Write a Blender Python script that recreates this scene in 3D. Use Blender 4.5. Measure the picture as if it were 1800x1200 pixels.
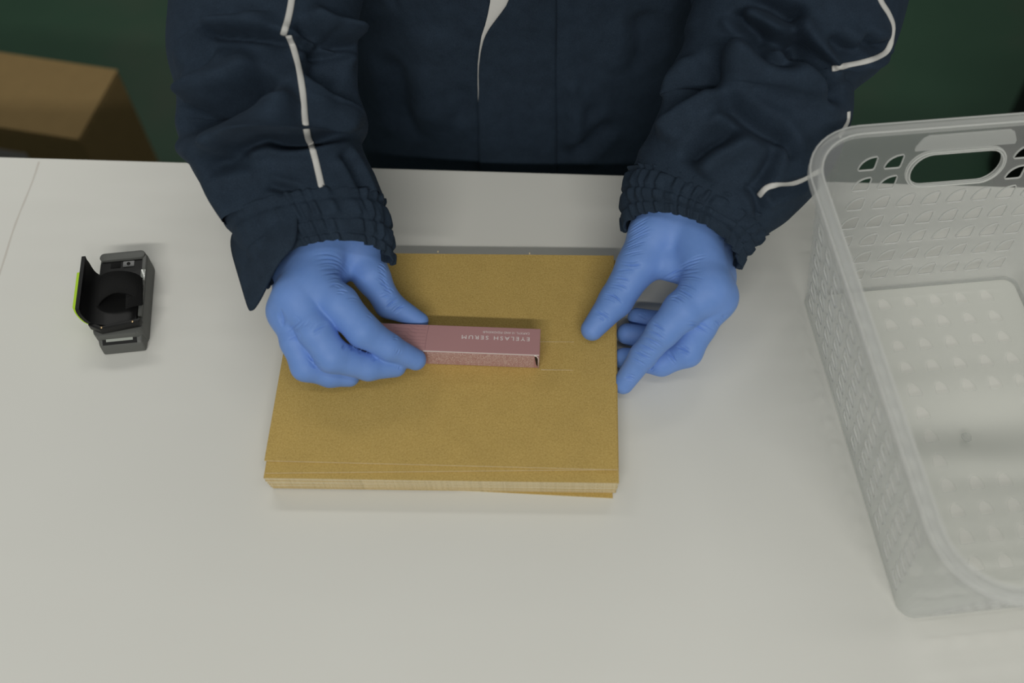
import bpy, bmesh, math, random
import numpy as np
from mathutils import Vector
from mathutils.bvhtree import BVHTree

for o in list(bpy.data.objects):
    bpy.data.objects.remove(o)
S = bpy.context.scene
COL = S.collection
rnd = random.Random(7)
rng = np.random.default_rng(7)

# ------------------------------------------------------------------ camera
T = 0.74                                   # height of the tabletop above the floor
PITCH, YAW, DIST, FPX = math.radians(59), math.radians(2.2), 0.80, 1750.0
FW = np.array([-math.sin(YAW) * math.cos(PITCH), math.cos(YAW) * math.cos(PITCH), -math.sin(PITCH)])
RT = np.array([math.cos(YAW), math.sin(YAW), 0.0])
UP = np.cross(RT, FW)
CAM = -FW * DIST                           # relative to the tabletop
cd = bpy.data.cameras.new('camera')
cd.sensor_width = 36.0
cd.lens = FPX * 36.0 / 1800.0
cd.clip_start = 0.02
cd.dof.use_dof = True
cd.dof.focus_distance = 0.79
cd.dof.aperture_fstop = 3.2
cam = bpy.data.objects.new('camera', cd)
cam.location = (CAM[0], CAM[1], CAM[2] + T)
cam.rotation_euler = (math.pi / 2 - PITCH, 0, YAW)
COL.objects.link(cam)
S.camera = cam

# ------------------------------------------------------------------ world, lights, exposure
w = bpy.data.worlds.new('world')
S.world = w
w.use_nodes = True
w.node_tree.nodes['Background'].inputs[0].default_value = (0.93, 1.0, 0.97, 1)
w.node_tree.nodes['Background'].inputs[1].default_value = 0.17


def tube_light(name, loc, length, width, power, target, col=(1.0, 0.985, 0.94)):
    d = bpy.data.lights.new(name, 'AREA')
    d.shape = 'RECTANGLE'
    d.size, d.size_y = length, width
    d.energy = power
    d.color = col
    o = bpy.data.objects.new(name, d)
    o.location = (loc[0], loc[1], loc[2] + T)
    v = Vector(target) - Vector(loc)
    o.rotation_euler = v.to_track_quat('-Z', 'Y').to_euler()
    COL.objects.link(o)
    return o


tube_light('ceiling_tube_or_fill_light', (-0.65, -2.60, 2.45), 1.3, 0.14, 31, (-0.6, 0.0, 0.0))
tube_light('ceiling_tube_or_fill_light', (0.65, -2.60, 2.45), 1.3, 0.14, 28, (0.6, 0.0, 0.0))
tube_light('ceiling_tube_or_fill_light', (0.15, -0.55, 2.45), 2.6, 0.14, 8, (0.15, -0.1, 0.0))  # added overhead fill that brightens the tabletop between the arms
tube_light('ceiling_tube_or_fill_light', (-0.3, 1.5, 1.95), 2.6, 0.25, 22, (-0.3, 1.0, -0.7))
S.view_settings.view_transform = 'Standard'
S.view_settings.look = 'None'
S.view_settings.exposure = -0.11
S.view_settings.gamma = 1.0
S.view_settings.use_curve_mapping = False


# ------------------------------------------------------------------ helpers
def at(x, y, z=None, Y=None):
    """Photo position (1800x1200) to a point at height z above the table, or at depth Y."""
    d = FW + RT * (x - 900) / FPX - UP * (y - 600) / FPX
    t = (z - CAM[2]) / d[2] if z is not None else (Y - CAM[1]) / d[1]
    return CAM + d * t


def ray(x, y):
    d = FW + RT * (x - 900) / FPX - UP * (y - 600) / FPX
    return d / np.linalg.norm(d)


ORI = {}


def tag(o, label=None, cat=None, group=None, kind=None):
    if label: o['label'] = label
    if cat: o['category'] = cat
    if group: o['group'] = group
    if kind: o['kind'] = kind
    return o


def empty(name, loc):
    o = bpy.data.objects.new(name, None)
    COL.objects.link(o)
    o.empty_display_size = 0.03
    o.location = (loc[0], loc[1], loc[2] + T)
    ORI[o] = np.array([loc[0], loc[1], loc[2]], float)
    return o


def mesh(name, V, F, mat, parent=None, origin=None, smooth=True):
    """V in table coordinates. One mesh object, child of parent or top-level at origin."""
    V = np.asarray(V, float)
    if parent is not None:
        org = ORI[parent]
    else:
        org = np.array(origin if origin is not None else (0, 0, 0), float)
    me = bpy.data.meshes.new(name)
    me.from_pydata((V - org).tolist(), [], F.tolist() if isinstance(F, np.ndarray) else [tuple(int(i) for i in f) for f in F])
    me.update()
    if smooth:
        me.polygons.foreach_set('use_smooth', [True] * len(me.polygons))
    o = bpy.data.objects.new(name, me)
    COL.objects.link(o)
    if mat is not None:
        me.materials.append(mat)
    if parent is not None:
        o.parent = parent
    else:
        o.location = (org[0], org[1], org[2] + T)
    ORI[o] = org
    return o


def bm_arrays(bm):
    bm.verts.ensure_lookup_table()
    V = np.array([v.co[:] for v in bm.verts])
    F = [[v.index for v in f.verts] for f in bm.faces]
    bm.free()
    return V, F


def box_vf(x0, x1, y0, y1, z0, z1, bev=0.0, seg=2):
    bm = bmesh.new()
    bmesh.ops.create_cube(bm, size=1.0)
    for v in bm.verts:
        v.co = ((x0 + x1) / 2 + v.co.x * (x1 - x0), (y0 + y1) / 2 + v.co.y * (y1 - y0), (z0 + z1) / 2 + v.co.z * (z1 - z0))
    if bev > 0:
        bmesh.ops.bevel(bm, geom=bm.edges[:], offset=bev, segments=seg, profile=0.6, affect='EDGES')
    bm.normal_update()
    bm.verts.index_update()
    return bm_arrays(bm)


def rot_z(V, a, c=(0, 0)):
    V = np.array(V, float)
    x, y = V[:, 0] - c[0], V[:, 1] - c[1]
    ca, sa = math.cos(a), math.sin(a)
    V[:, 0], V[:, 1] = c[0] + x * ca - y * sa, c[1] + x * sa + y * ca
    return V


def prism_vf(poly, z0, z1, bev=0.0):
    """Vertical prism on a 2-D outline (counter-clockwise)."""
    bm = bmesh.new()
    vs = [bm.verts.new((p[0], p[1], z0)) for p in poly]
    f = bm.faces.new(vs)
    r = bmesh.ops.extrude_face_region(bm, geom=[f])
    for g in r['geom']:
        if isinstance(g, bmesh.types.BMVert):
            g.co.z = z1
    bmesh.ops.recalc_face_normals(bm, faces=bm.faces[:])
    if bev > 0:
        bmesh.ops.bevel(bm, geom=bm.edges[:], offset=bev, segments=2, profile=0.6, affect='EDGES')
    bm.verts.index_update()
    return bm_arrays(bm)


def flat_shade_big(o, ang=35):
    me = o.data
    bm = bmesh.new(); bm.from_mesh(me)
    for e in bm.edges:
        if len(e.link_faces) == 2 and e.calc_face_angle(0) > math.radians(ang):
            e.smooth = False
    bm.to_mesh(me); bm.free()
    return o


def catmull(P, n):
    """P (k, d) -> (n, d) along the Catmull-Rom spline."""
    P = np.asarray(P, float)
    k = len(P)
    Q = np.vstack([2 * P[0] - P[1], P, 2 * P[-1] - P[-2]])
    out = []
    for t in np.linspace(0, k - 1, n):
        i = min(int(t), k - 2)
        u = t - i
        p0, p1, p2, p3 = Q[i], Q[i + 1], Q[i + 2], Q[i + 3]
        out.append(0.5 * (2 * p1 + (p2 - p0) * u + (2 * p0 - 5 * p1 + 4 * p2 - p3) * u * u + (3 * p1 - p0 - 3 * p2 + p3) * u ** 3))
    return np.array(out)


def ribbon_tube(path, normals, wid, thk, n=10):
    """Flattened tube along path; wid / thk half sizes (arrays or floats)."""
    path = np.asarray(path, float)
    m = len(path)
    tg = np.gradient(path, axis=0)
    tg /= np.linalg.norm(tg, axis=1)[:, None]
    nn = np.asarray(normals, float)
    nn = nn - (nn * tg).sum(1)[:, None] * tg
    nn /= np.linalg.norm(nn, axis=1)[:, None]
    bb = np.cross(tg, nn)
    wid = np.broadcast_to(wid, (m,)); thk = np.broadcast_to(thk, (m,))
    V = []
    for i in range(m):
        for a in np.linspace(0, 2 * math.pi, n, endpoint=False):
            V.append(path[i] + bb[i] * wid[i] * math.cos(a) + nn[i] * thk[i] * math.sin(a))
    F = []
    for i in range(m - 1):
        for j in range(n):
            F.append((i * n + j, i * n + (j + 1) % n, (i + 1) * n + (j + 1) % n, (i + 1) * n + j))
    F.append(tuple(range(n))[::-1]); F.append(tuple((m - 1) * n + j for j in range(n)))
    return np.array(V), F


def vnormals(V, F4):
    """vertex normals for an all-quad numpy face array"""
    n = np.cross(V[F4[:, 2]] - V[F4[:, 0]], V[F4[:, 3]] - V[F4[:, 1]])
    a = F4.T.ravel(); n = np.tile(n, (4, 1))
    N = np.stack([np.bincount(a, n[:, q], len(V)) for q in range(3)], 1)
    return N / np.maximum(np.linalg.norm(N, axis=1), 1e-12)[:, None]


def stroke_sculpt(V, F4, strokes, gain=1.0, rdg=0.35, tp=0.18, soft=0):
    """Press creases and lift folds. stroke = (kind, pixels, width m, height m); lines are dropped on the surface as 3-D polylines."""
    bvh = BVHTree.FromPolygons(V.tolist(), F4.tolist())
    N = vnormals(V, F4)
    D = np.zeros(len(V))
    vd = CAM - V
    fac = np.clip((N * vd).sum(1) / np.linalg.norm(vd, axis=1) / 0.45, 0.25, 1.0)
    for kind, pts, wd, ht in strokes:
        ht = ht * gain
        P = catmull(np.array(pts, float), max(6, 5 * len(pts)))
        hits = []
        for p in P:
            h = bvh.ray_cast(Vector(CAM), Vector(ray(*p)))
            if h[0] is not None:
                hits.append((h[0][:], h[1][:]))
        if len(hits) < 2:
            continue
        H = np.array([h[0] for h in hits]); HN = np.array([h[1] for h in hits])
        lo, hi = H.min(0) - 3.5 * wd, H.max(0) + 3.5 * wd
        idx = np.nonzero(((V > lo) & (V < hi)).all(1))[0]
        if len(idx) == 0:
            continue
        X = V[idx]
        best = np.full(len(idx), 1e9); side = np.zeros(len(idx)); tpar = np.zeros(len(idx)); bad = np.zeros(len(idx))
        m = len(H) - 1
        for i in range(m):
            a, b = H[i], H[i + 1]
            ab = b - a
            L2 = max(ab @ ab, 1e-12)
            if L2 > 0.03 ** 2:
                continue
            t = np.clip(((X - a) @ ab) / L2, 0, 1)
            dv = X - (a + t[:, None] * ab)
            d = np.linalg.norm(dv, axis=1)
            u = d < best
            best[u] = d[u]
            side[u] = np.sign((dv[u] @ np.cross(HN[i], ab)))
            tpar[u] = (i + t[u]) / m
            bad[u] = (N[idx][u] @ HN[i]) < 0.0
        taper = np.clip(np.minimum(tpar, 1 - tpar) / tp, 0, 1)
        taper = taper * taper * (3 - 2 * taper)
        g = np.exp(-(best / wd) ** 2)
        if kind == 'v':
            dd = -ht * g + rdg * ht * np.exp(-((best - 1.9 * wd) / wd) ** 2)
        elif kind == 'r':
            dd = ht * g
        else:                                   # overlap: the side to the left of the line is lifted over the other
            q = best / wd
            dd = np.where(side > 0, ht * np.exp(-q * 0.7), -0.5 * ht * np.exp(-q * 2.0))
        dd = dd * taper * (1 - bad)
        D[idx] += dd
    D = D * fac
    E = np.vstack([F4[:, [0, 1]], F4[:, [1, 2]], F4[:, [2, 3]], F4[:, [3, 0]]])
    a, b = np.r_[E[:, 0], E[:, 1]], np.r_[E[:, 1], E[:, 0]]
    cnt = np.maximum(np.bincount(a, minlength=len(V)), 1)
    for _ in range(soft):
        D = 0.4 * D + 0.6 * np.bincount(a, D[b], len(V)) / cnt
    return V + N * D[:, None]


# ---- implicit surfaces
def smin(a, b, k):
    h = np.clip(0.5 + 0.5 * (b - a) / k, 0, 1)
    return b + (a - b) * h - k * h * (1 - h)


def cone_sdf(X, a, b, r1, r2):
    a, b = np.asarray(a, np.float32), np.asarray(b, np.float32)
    ab = b - a
    t = np.clip(((X - a) @ ab) / max(float(ab @ ab), 1e-9), 0, 1)
    return np.linalg.norm(X - a - t[..., None] * ab, axis=-1) - (r1 + (r2 - r1) * t)


def ell_sdf(X, c, r):
    q = (X - np.asarray(c, np.float32)) / np.asarray(r, np.float32)
    k = np.linalg.norm(q, axis=-1)
    return (k - 1) * min(r)


def surface_nets(fun, lo, hi, h):
    lo = np.asarray(lo, float); hi = np.asarray(hi, float)
    n = np.ceil((hi - lo) / h).astype(int) + 1
    ax = [lo[i] + h * np.arange(n[i]) for i in range(3)]
    D = np.empty(n, np.float32)
    B = 14
    rad = B * h * 0.88 + 3 * h
    for i in range(0, n[0], B):
        for j in range(0, n[1], B):
            for k in range(0, n[2], B):
                a0, a1, a2 = ax[0][i:i + B], ax[1][j:j + B], ax[2][k:k + B]
                dc = float(fun(np.array([[a0.mean(), a1.mean(), a2.mean()]], np.float32))[0])
                if abs(dc) > rad:
                    D[i:i + B, j:j + B, k:k + B] = dc
                else:
                    D[i:i + B, j:j + B, k:k + B] = fun(np.stack(np.meshgrid(a0, a1, a2, indexing='ij'), -1).astype(np.float32))
    s = D < 0
    c = n - 1
    cnt = np.zeros(c, np.float32); pos = np.zeros(tuple(c) + (3,), np.float32)
    off = [(i, j, k) for i in (0, 1) for j in (0, 1) for k in (0, 1)]
    sl = lambda o: tuple(slice(o[q], o[q] + c[q]) for q in range(3))
    for o1 in off:
        for q in range(3):
            if o1[q] == 0:
                o2 = tuple(1 if r == q else o1[r] for r in range(3))
                d1, d2 = D[sl(o1)], D[sl(o2)]
                m = (d1 < 0) != (d2 < 0)
                t = np.where(m, d1 / np.where(m, d1 - d2, 1), 0)
                for r in range(3):
                    pos[..., r] += np.where(m, o1[r] + (t if r == q else 0), 0)
                cnt += m
    act = cnt > 0
    idx = -np.ones(tuple(c), int)
    idx[act] = np.arange(act.sum())
    ijk = np.argwhere(act)
    V = lo + h * (ijk + pos[act] / cnt[act][:, None])
    F = []
    for q in range(3):
        a, b = (q + 1) % 3, (q + 2) % 3
        o2 = [0, 0, 0]; o2[q] = 1
        s1 = s[:n[0] - o2[0], :n[1] - o2[1], :n[2] - o2[2]]
        s2 = s[o2[0]:, o2[1]:, o2[2]:]
        e = np.argwhere(s1 != s2)
        e = e[(e[:, a] > 0) & (e[:, b] > 0) & (e[:, a] < c[a]) & (e[:, b] < c[b]) & (e[:, q] < c[q])]
        fl = s1[e[:, 0], e[:, 1], e[:, 2]]
        def g(da, db):
            z = e.copy(); z[:, a] -= da; z[:, b] -= db
            return idx[z[:, 0], z[:, 1], z[:, 2]]
        quad = np.stack([g(1, 1), g(0, 1), g(0, 0), g(1, 0)], 1)
        quad[~fl] = quad[~fl][:, ::-1]
        F.append(quad)
    F = np.vstack(F)
    return V, F[(F >= 0).all(1)]


def laplace(V, F4, it=2, lam=0.5):
    E = np.vstack([F4[:, [0, 1]], F4[:, [1, 2]], F4[:, [2, 3]], F4[:, [3, 0]]])
    for _ in range(it):
        a, b = np.r_[E[:, 0], E[:, 1]], np.r_[E[:, 1], E[:, 0]]
        A = np.stack([np.bincount(a, V[b, q], len(V)) for q in range(3)], 1); c = np.bincount(a, minlength=len(V))
        V = V + lam * (A / np.maximum(c, 1)[:, None] - V)
    return V


# ------------------------------------------------------------------ materials
def mat(name, col, rough=0.6, spec=0.4, metal=0.0, build=None):
    m = bpy.data.materials.new(name)
    m.use_nodes = True
    nt = m.node_tree
    b = nt.nodes['Principled BSDF']
    b.inputs['Base Color'].default_value = (*col, 1)
    b.inputs['Roughness'].default_value = rough
    b.inputs['Specular IOR Level'].default_value = spec
    b.inputs['Metallic'].default_value = metal
    if build:
        build(nt, b)
    return m


def nnode(nt, typ, **kw):
    n = nt.nodes.new(typ)
    for k, v in kw.items():
        setattr(n, k, v)
    return n


def noise(nt, scale, detail=3, rough=0.55, vec=None, map_scale=None):
    tc = nnode(nt, 'ShaderNodeTexCoord')
    src = tc.outputs['Object']
    if map_scale:
        mp = nnode(nt, 'ShaderNodeMapping')
        mp.inputs['Scale'].default_value = map_scale
        nt.links.new(src, mp.inputs[0]); src = mp.outputs[0]
    n = nnode(nt, 'ShaderNodeTexNoise')
    n.inputs['Scale'].default_value = scale
    n.inputs['Detail'].default_value = detail
    n.inputs['Roughness'].default_value = rough
    nt.links.new(src, n.inputs['Vector'])
    return n


def ramp(nt, fac, stops):
    r = nnode(nt, 'ShaderNodeValToRGB')
    els = r.color_ramp.elements
    while len(els) < len(stops):
        els.new(0.5)
    for e, (p, c) in zip(els, stops):
        e.position = p
        e.color = (*c, 1)
    nt.links.new(fac, r.inputs[0])
    return r


def bump(nt, b, height, strength, dist):
    k = nnode(nt, 'ShaderNodeBump')
    k.inputs['Strength'].default_value = strength
    k.inputs['Distance'].default_value = dist
    nt.links.new(height, k.inputs['Height'])
    nt.links.new(k.outputs[0], b.inputs['Normal'])
    return k


def mixc(nt, fac, a, b):
    m = nnode(nt, 'ShaderNodeMix', data_type='RGBA')
    if isinstance(fac, float): m.inputs[0].default_value = fac
    else: nt.links.new(fac, m.inputs[0])
    for v, k in ((a, 6), (b, 7)):
        if isinstance(v, tuple): m.inputs[k].default_value = (*v, 1)
        else: nt.links.new(v, m.inputs[k])
    return m.outputs[2]


def kraft_build(c, d):
    def f(nt, b):
        n1 = noise(nt, 900, 4, 0.7)
        n2 = noise(nt, 45, 3, 0.6)
        a = ramp(nt, n1.outputs[0], [(0.28, tuple(x * 0.72 for x in c)), (0.46, c), (0.72, d)])
        a2 = ramp(nt, n2.outputs[0], [(0.3, (0.96, 0.96, 0.97)), (0.7, (1.03, 1.03, 1.04))])
        m = nnode(nt, 'ShaderNodeMix', data_type='RGBA', blend_type='MULTIPLY')
        m.inputs[0].default_value = 1.0
        nt.links.new(a.outputs[0], m.inputs[6]); nt.links.new(a2.outputs[0], m.inputs[7])
        nt.links.new(m.outputs[2], b.inputs['Base Color'])
        bump(nt, b, n1.outputs[0], 0.25, 0.0003)
    return f


def table_build(nt, b):
    n1 = noise(nt, 2.2, 3, 0.5)
    n2 = noise(nt, 60, 5, 0.7)
    r1 = ramp(nt, n1.outputs[0], [(0.3, (0.70, 0.69, 0.64)), (0.7, (0.75, 0.745, 0.70))])
    r2 = ramp(nt, n2.outputs[0], [(0.14, (0.45, 0.43, 0.40)), (0.22, (1, 1, 1)), (1.0, (1, 1, 1))])
    m = nnode(nt, 'ShaderNodeMix', data_type='RGBA', blend_type='MULTIPLY')
    m.inputs[0].default_value = 0.8
    nt.links.new(r1.outputs[0], m.inputs[6]); nt.links.new(r2.outputs[0], m.inputs[7])
    nt.links.new(m.outputs[2], b.inputs['Base Color'])
    n3 = noise(nt, 5, 3, 0.5, map_scale=(2, 8, 1))
    r3 = ramp(nt, n3.outputs[0], [(0.3, (0.38, 0.38, 0.38)), (0.7, (0.52, 0.52, 0.52))])
    nt.links.new(r3.outputs[0], b.inputs['Roughness'])


def floor_build(nt, b):
    n1 = noise(nt, 1.6, 4, 0.6)
    n2 = noise(nt, 9, 3, 0.6)
    r1 = ramp(nt, n1.outputs[0], [(0.32, (0.018, 0.050, 0.029)), (0.55, (0.024, 0.060, 0.035)), (0.75, (0.046, 0.062, 0.042))])
    nt.links.new(r1.outputs[0], b.inputs['Base Color'])
    r2 = ramp(nt, n2.outputs[0], [(0.3, (0.45, 0.45, 0.45)), (0.7, (0.62, 0.62, 0.62))])
    nt.links.new(r2.outputs[0], b.inputs['Roughness'])


def cloth_build(nt, b):
    tc = nnode(nt, 'ShaderNodeTexCoord')
    wv = nnode(nt, 'ShaderNodeTexWave', wave_type='BANDS', bands_direction='DIAGONAL')
    wv.inputs['Scale'].default_value = 420
    wv.inputs['Distortion'].default_value = 1.5
    wv.inputs['Detail'].default_value = 1.0
    nt.links.new(tc.outputs['Object'], wv.inputs['Vector'])
    n = noise(nt, 1400, 3, 0.7)
    n2 = noise(nt, 70, 4, 0.6)
    mx = nnode(nt, 'ShaderNodeMath', operation='ADD')
    nt.links.new(wv.outputs['Fac'], mx.inputs[0]); nt.links.new(n.outputs[0], mx.inputs[1])
    c1 = ramp(nt, n.outputs[0], [(0.3, (0.0145, 0.0250, 0.0410)), (0.7, (0.0285, 0.0445, 0.0680))])
    c2 = ramp(nt, n2.outputs[0], [(0.25, (0.82, 0.82, 0.82)), (0.75, (1.15, 1.15, 1.15))])
    m = nnode(nt, 'ShaderNodeMix', data_type='RGBA', blend_type='MULTIPLY')
    m.inputs[0].default_value = 1.0
    nt.links.new(c1.outputs[0], m.inputs[6]); nt.links.new(c2.outputs[0], m.inputs[7])
    nt.links.new(m.outputs[2], b.inputs['Base Color'])
    b.inputs['Sheen Weight'].default_value = 0.03
    b.inputs['Sheen Roughness'].default_value = 0.5
    b.inputs['Sheen Tint'].default_value = (0.45, 0.62, 0.9, 1)
    bump(nt, b, mx.outputs[0], 0.35, 0.0004)


def glove_build(nt, b):
    n1 = noise(nt, 55, 3, 0.6)
    n2 = noise(nt, 240, 3, 0.6, map_scale=(1, 1.0, 1))
    c = ramp(nt, n1.outputs[0], [(0.3, (0.150, 0.290, 0.670)), (0.7, (0.172, 0.315, 0.710))])
    nt.links.new(c.outputs[0], b.inputs['Base Color'])
    b.inputs['Subsurface Weight'].default_value = 0.06
    b.inputs['Subsurface Radius'].default_value = (0.002, 0.003, 0.006)
    b.inputs['Subsurface Scale'].default_value = 1.0
    b.inputs['Sheen Weight'].default_value = 0.10
    b.inputs['Sheen Tint'].default_value = (0.6, 0.75, 1, 1)
    ad = nnode(nt, 'ShaderNodeMath', operation='MULTIPLY_ADD')
    ad.inputs[1].default_value = 0.35
    nt.links.new(n2.outputs[0], ad.inputs[0]); nt.links.new(n1.outputs[0], ad.inputs[2])
    bump(nt, b, ad.outputs[0], 0.30, 0.0009)


def frosted(name, opac, col=(0.97, 0.97, 0.955)):
    m = bpy.data.materials.new(name)
    m.use_nodes = True
    nt = m.node_tree
    out = nt.nodes['Material Output']
    b = nt.nodes['Principled BSDF']
    b.inputs['Base Color'].default_value = (*col, 1)
    b.inputs['Roughness'].default_value = 0.35
    b.inputs['Specular IOR Level'].default_value = 0.4
    tl = nnode(nt, 'ShaderNodeBsdfTranslucent')
    tl.inputs[0].default_value = (*col, 1)
    m1 = nnode(nt, 'ShaderNodeMixShader')
    m1.inputs[0].default_value = 0.6
    nt.links.new(b.outputs[0], m1.inputs[1]); nt.links.new(tl.outputs[0], m1.inputs[2])
    tr = nnode(nt, 'ShaderNodeBsdfTransparent')
    tr.inputs[0].default_value = (0.985, 0.99, 0.987, 1)
    lw = nnode(nt, 'ShaderNodeLayerWeight')
    lw.inputs['Blend'].default_value = 0.35
    mr = nnode(nt, 'ShaderNodeMapRange')
    mr.inputs['To Min'].default_value = opac
    mr.inputs['To Max'].default_value = min(0.95, opac + 0.25)
    nt.links.new(lw.outputs['Facing'], mr.inputs['Value'])
    m2 = nnode(nt, 'ShaderNodeMixShader')
    nt.links.new(mr.outputs[0], m2.inputs[0])
    nt.links.new(tr.outputs[0], m2.inputs[1]); nt.links.new(m1.outputs[0], m2.inputs[2])
    nt.links.new(m2.outputs[0], out.inputs[0])
    return m


def small_print_build(nt, b):
    """rows of tiny printed characters, too small to read"""
    tc = nnode(nt, 'ShaderNodeTexCoord')
    br = nnode(nt, 'ShaderNodeTexBrick')
    mp = nnode(nt, 'ShaderNodeMapping')
    mp.inputs['Rotation'].default_value = (math.pi / 2, 0, 0)
    mp.inputs['Scale'].default_value = (285, 285, 285)
    nt.links.new(tc.outputs['Object'], mp.inputs[0])
    br.inputs['Scale'].default_value = 1.0
    br.inputs['Brick Width'].default_value = 0.30
    br.inputs['Row Height'].default_value = 0.52
    br.inputs['Mortar Size'].default_value = 0.085
    br.inputs['Mortar Smooth'].default_value = 0.2
    br.inputs['Color1'].default_value = (1, 1, 1, 1); br.inputs['Color2'].default_value = (0.35, 0.35, 0.35, 1)
    br.inputs['Mortar'].default_value = (0, 0, 0, 1)
    nt.links.new(mp.outputs[0], br.inputs['Vector'])
    n = noise(nt, 900, 2, 0.6)
    r = ramp(nt, n.outputs[0], [(0.42, (0.02, 0.02, 0.02)), (0.54, (1, 1, 1))])
    m = nnode(nt, 'ShaderNodeMix', data_type='RGBA', blend_type='MULTIPLY')
    m.inputs[0].default_value = 1.0
    nt.links.new(br.outputs['Color'], m.inputs[6]); nt.links.new(r.outputs[0], m.inputs[7])
    c = mixc(nt, m.outputs[2], (0.46, 0.26, 0.245), (0.90, 0.80, 0.76))
    nt.links.new(c, b.inputs['Base Color'])


KR, KD = (0.500, 0.342, 0.102), (0.61, 0.437, 0.160)
M = {
    'table': mat('white laminate', (0.78, 0.77, 0.72), 0.45, 0.4, build=table_build),
    'table_edge': mat('white edge band', (0.80, 0.79, 0.74), 0.5, 0.4),
    'steel': mat('grey steel', (0.25, 0.25, 0.26), 0.4, 0.5, 0.6),
    'floor': mat('green painted floor', (0.02, 0.05, 0.03), 0.5, 0.3, build=floor_build),
    'kraft': mat('kraft board', KR, 0.85, 0.15, build=kraft_build(KR, KD)),
    'kraft_edge': mat('cut board edge', (0.66, 0.55, 0.34), 0.9, 0.1, build=kraft_build((0.66, 0.55, 0.34), (0.76, 0.66, 0.45))),
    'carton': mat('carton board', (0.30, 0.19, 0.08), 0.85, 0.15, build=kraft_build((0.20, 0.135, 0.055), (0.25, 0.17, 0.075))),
    'pink': mat('mauve coated card', (0.450, 0.240, 0.240), 0.45, 0.4),
    'pink_line': mat('embossed line', (0.27, 0.14, 0.16), 0.4, 0.4),
    'print': mat('white print', (0.78, 0.74, 0.72), 0.5, 0.3),
    'fineprint': mat('fine print', (0.47, 0.24, 0.24), 0.5, 0.3, build=small_print_build),
    'card_edge': mat('white card edge', (0.80, 0.72, 0.68), 0.6, 0.2),
    'cloth': mat('navy twill', (0.015, 0.025, 0.045), 0.85, 0.15, build=cloth_build),
    'piping': mat('white piping', (0.62, 0.61, 0.58), 0.7, 0.2),
    'thread': mat('navy thread', (0.008, 0.011, 0.018), 0.8, 0.1),
    'shirt': mat('white cotton', (0.72, 0.71, 0.68), 0.8, 0.2),
    'glove': mat('blue nitrile', (0.11, 0.25, 0.66), 0.55, 0.38, build=glove_build),
    'frost': frosted('frosted plastic', 0.16),
    'frost_base': frosted('thin frosted plastic', 0.05),
    'frost_rim': frosted('thick frosted plastic', 0.26),
    'edge_glint': frosted('painted edge glint', 0.62),  # near-opaque white standing in for refraction glints along the plastic edges
    'frost_tab': frosted('matt frosted plastic', 0.35),
    'scan_grey': mat('grey moulded plastic', (0.115, 0.118, 0.11), 0.5, 0.4),
    'scan_black': mat('black moulded plastic', (0.007, 0.007, 0.007), 0.45, 0.3),
    'strap': mat('black webbing', (0.012, 0.012, 0.012), 0.9, 0.2, build=lambda nt, b: bump(nt, b, noise(nt, 900, 2, 0.6).outputs[0], 0.8, 0.0006)),
    'lime': mat('lime plastic', (0.46, 0.72, 0.02), 0.4, 0.4),
    'brass': mat('brass contact', (0.72, 0.52, 0.30), 0.3, 0.5, 0.9),
    'lens': mat('pale scanner window', (0.42, 0.44, 0.40), 0.12, 0.6),
    'grey_label': mat('grey label', (0.22, 0.22, 0.22), 0.5, 0.4),
    'black': mat('black plastic', (0.006, 0.006, 0.006), 0.5, 0.3),
    'tape': mat('brown tape', (0.30, 0.20, 0.10), 0.3, 0.4),
    'paper': mat('grey paper', (0.30, 0.27, 0.26), 0.7, 0.2),
    'skin': mat('skin', (0.55, 0.36, 0.27), 0.5, 0.4),
    'hair': mat('black hair', (0.012, 0.010, 0.009), 0.5, 0.4),
    'eye': mat('eye white', (0.7, 0.7, 0.68), 0.2, 0.5),
    'shoe': mat('dark shoe', (0.02, 0.02, 0.022), 0.5, 0.4),
}

# ------------------------------------------------------------------ the setting
V, F = box_vf(-4, 4, -3, 5, -T - 0.08, -T, 0.0)
tag(mesh('floor', V, F, M['floor'], smooth=False), kind='structure')

wallm = mat('pale wall paint', (0.55, 0.56, 0.54), 0.8, 0.2)
for nm, b_ in (('wall_back', (-4, 4, 5, 5.1)), ('wall_left', (-4.1, -4, -3, 5)), ('wall_right', (4, 4.1, -3, 5))):
    V, F = box_vf(*b_, -T, 2.0)
    tag(mesh(nm, V, F, wallm, smooth=False), kind='structure')

# ------------------------------------------------------------------ the table
TY = 0.1768                                            # far edge of the tabletop
table = tag(empty('work_table', (-0.1, -0.16, -T)), 'white laminate work table with scuffed top in front of the person', 'table')
V, F = box_vf(-1.0, 0.80, -0.50, TY, -0.028, 0.0, 0.0012, 2)
mesh('tabletop', V, F, M['table'], table, smooth=False)
for sx in (-0.95, 0.75):
    for sy in (-0.46, TY - 0.05):
        V, F = box_vf(sx - 0.018, sx + 0.018, sy - 0.018, sy + 0.018, -T, -0.028, 0.002)
        mesh('leg', V, F, M['steel'], table, smooth=False)
for sy in (-0.46, TY - 0.05):
    V, F = box_vf(-0.93, 0.73, sy - 0.012, sy + 0.012, -0.075, -0.03, 0.002)
    mesh('rail', V, F, M['steel'], table, smooth=False)
# worn scuff line left by an adhesive strip on the left end of the top
scf = mat('scuff', (0.62, 0.59, 0.54), 0.6, 0.3)
p0, p1 = at(-20, 530, 0), at(68, 284, 0)
pts = [p0 + (p1 - p0) * t + np.array([0.0008 * math.sin(9 * t), 0, 0.0]) for t in np.linspace(0, 1, 14)]
V = []; F = []
for i, p in enumerate(pts):
    wv = 0.0007 + 0.0005 * rnd.random()
    V += [p + [-wv, 0, 0.00006], p + [wv, 0, 0.00006]]
    if i: F.append((2 * i - 2, 2 * i - 1, 2 * i + 1, 2 * i))
mesh('scuff_mark', V, F, scf, table)

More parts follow.
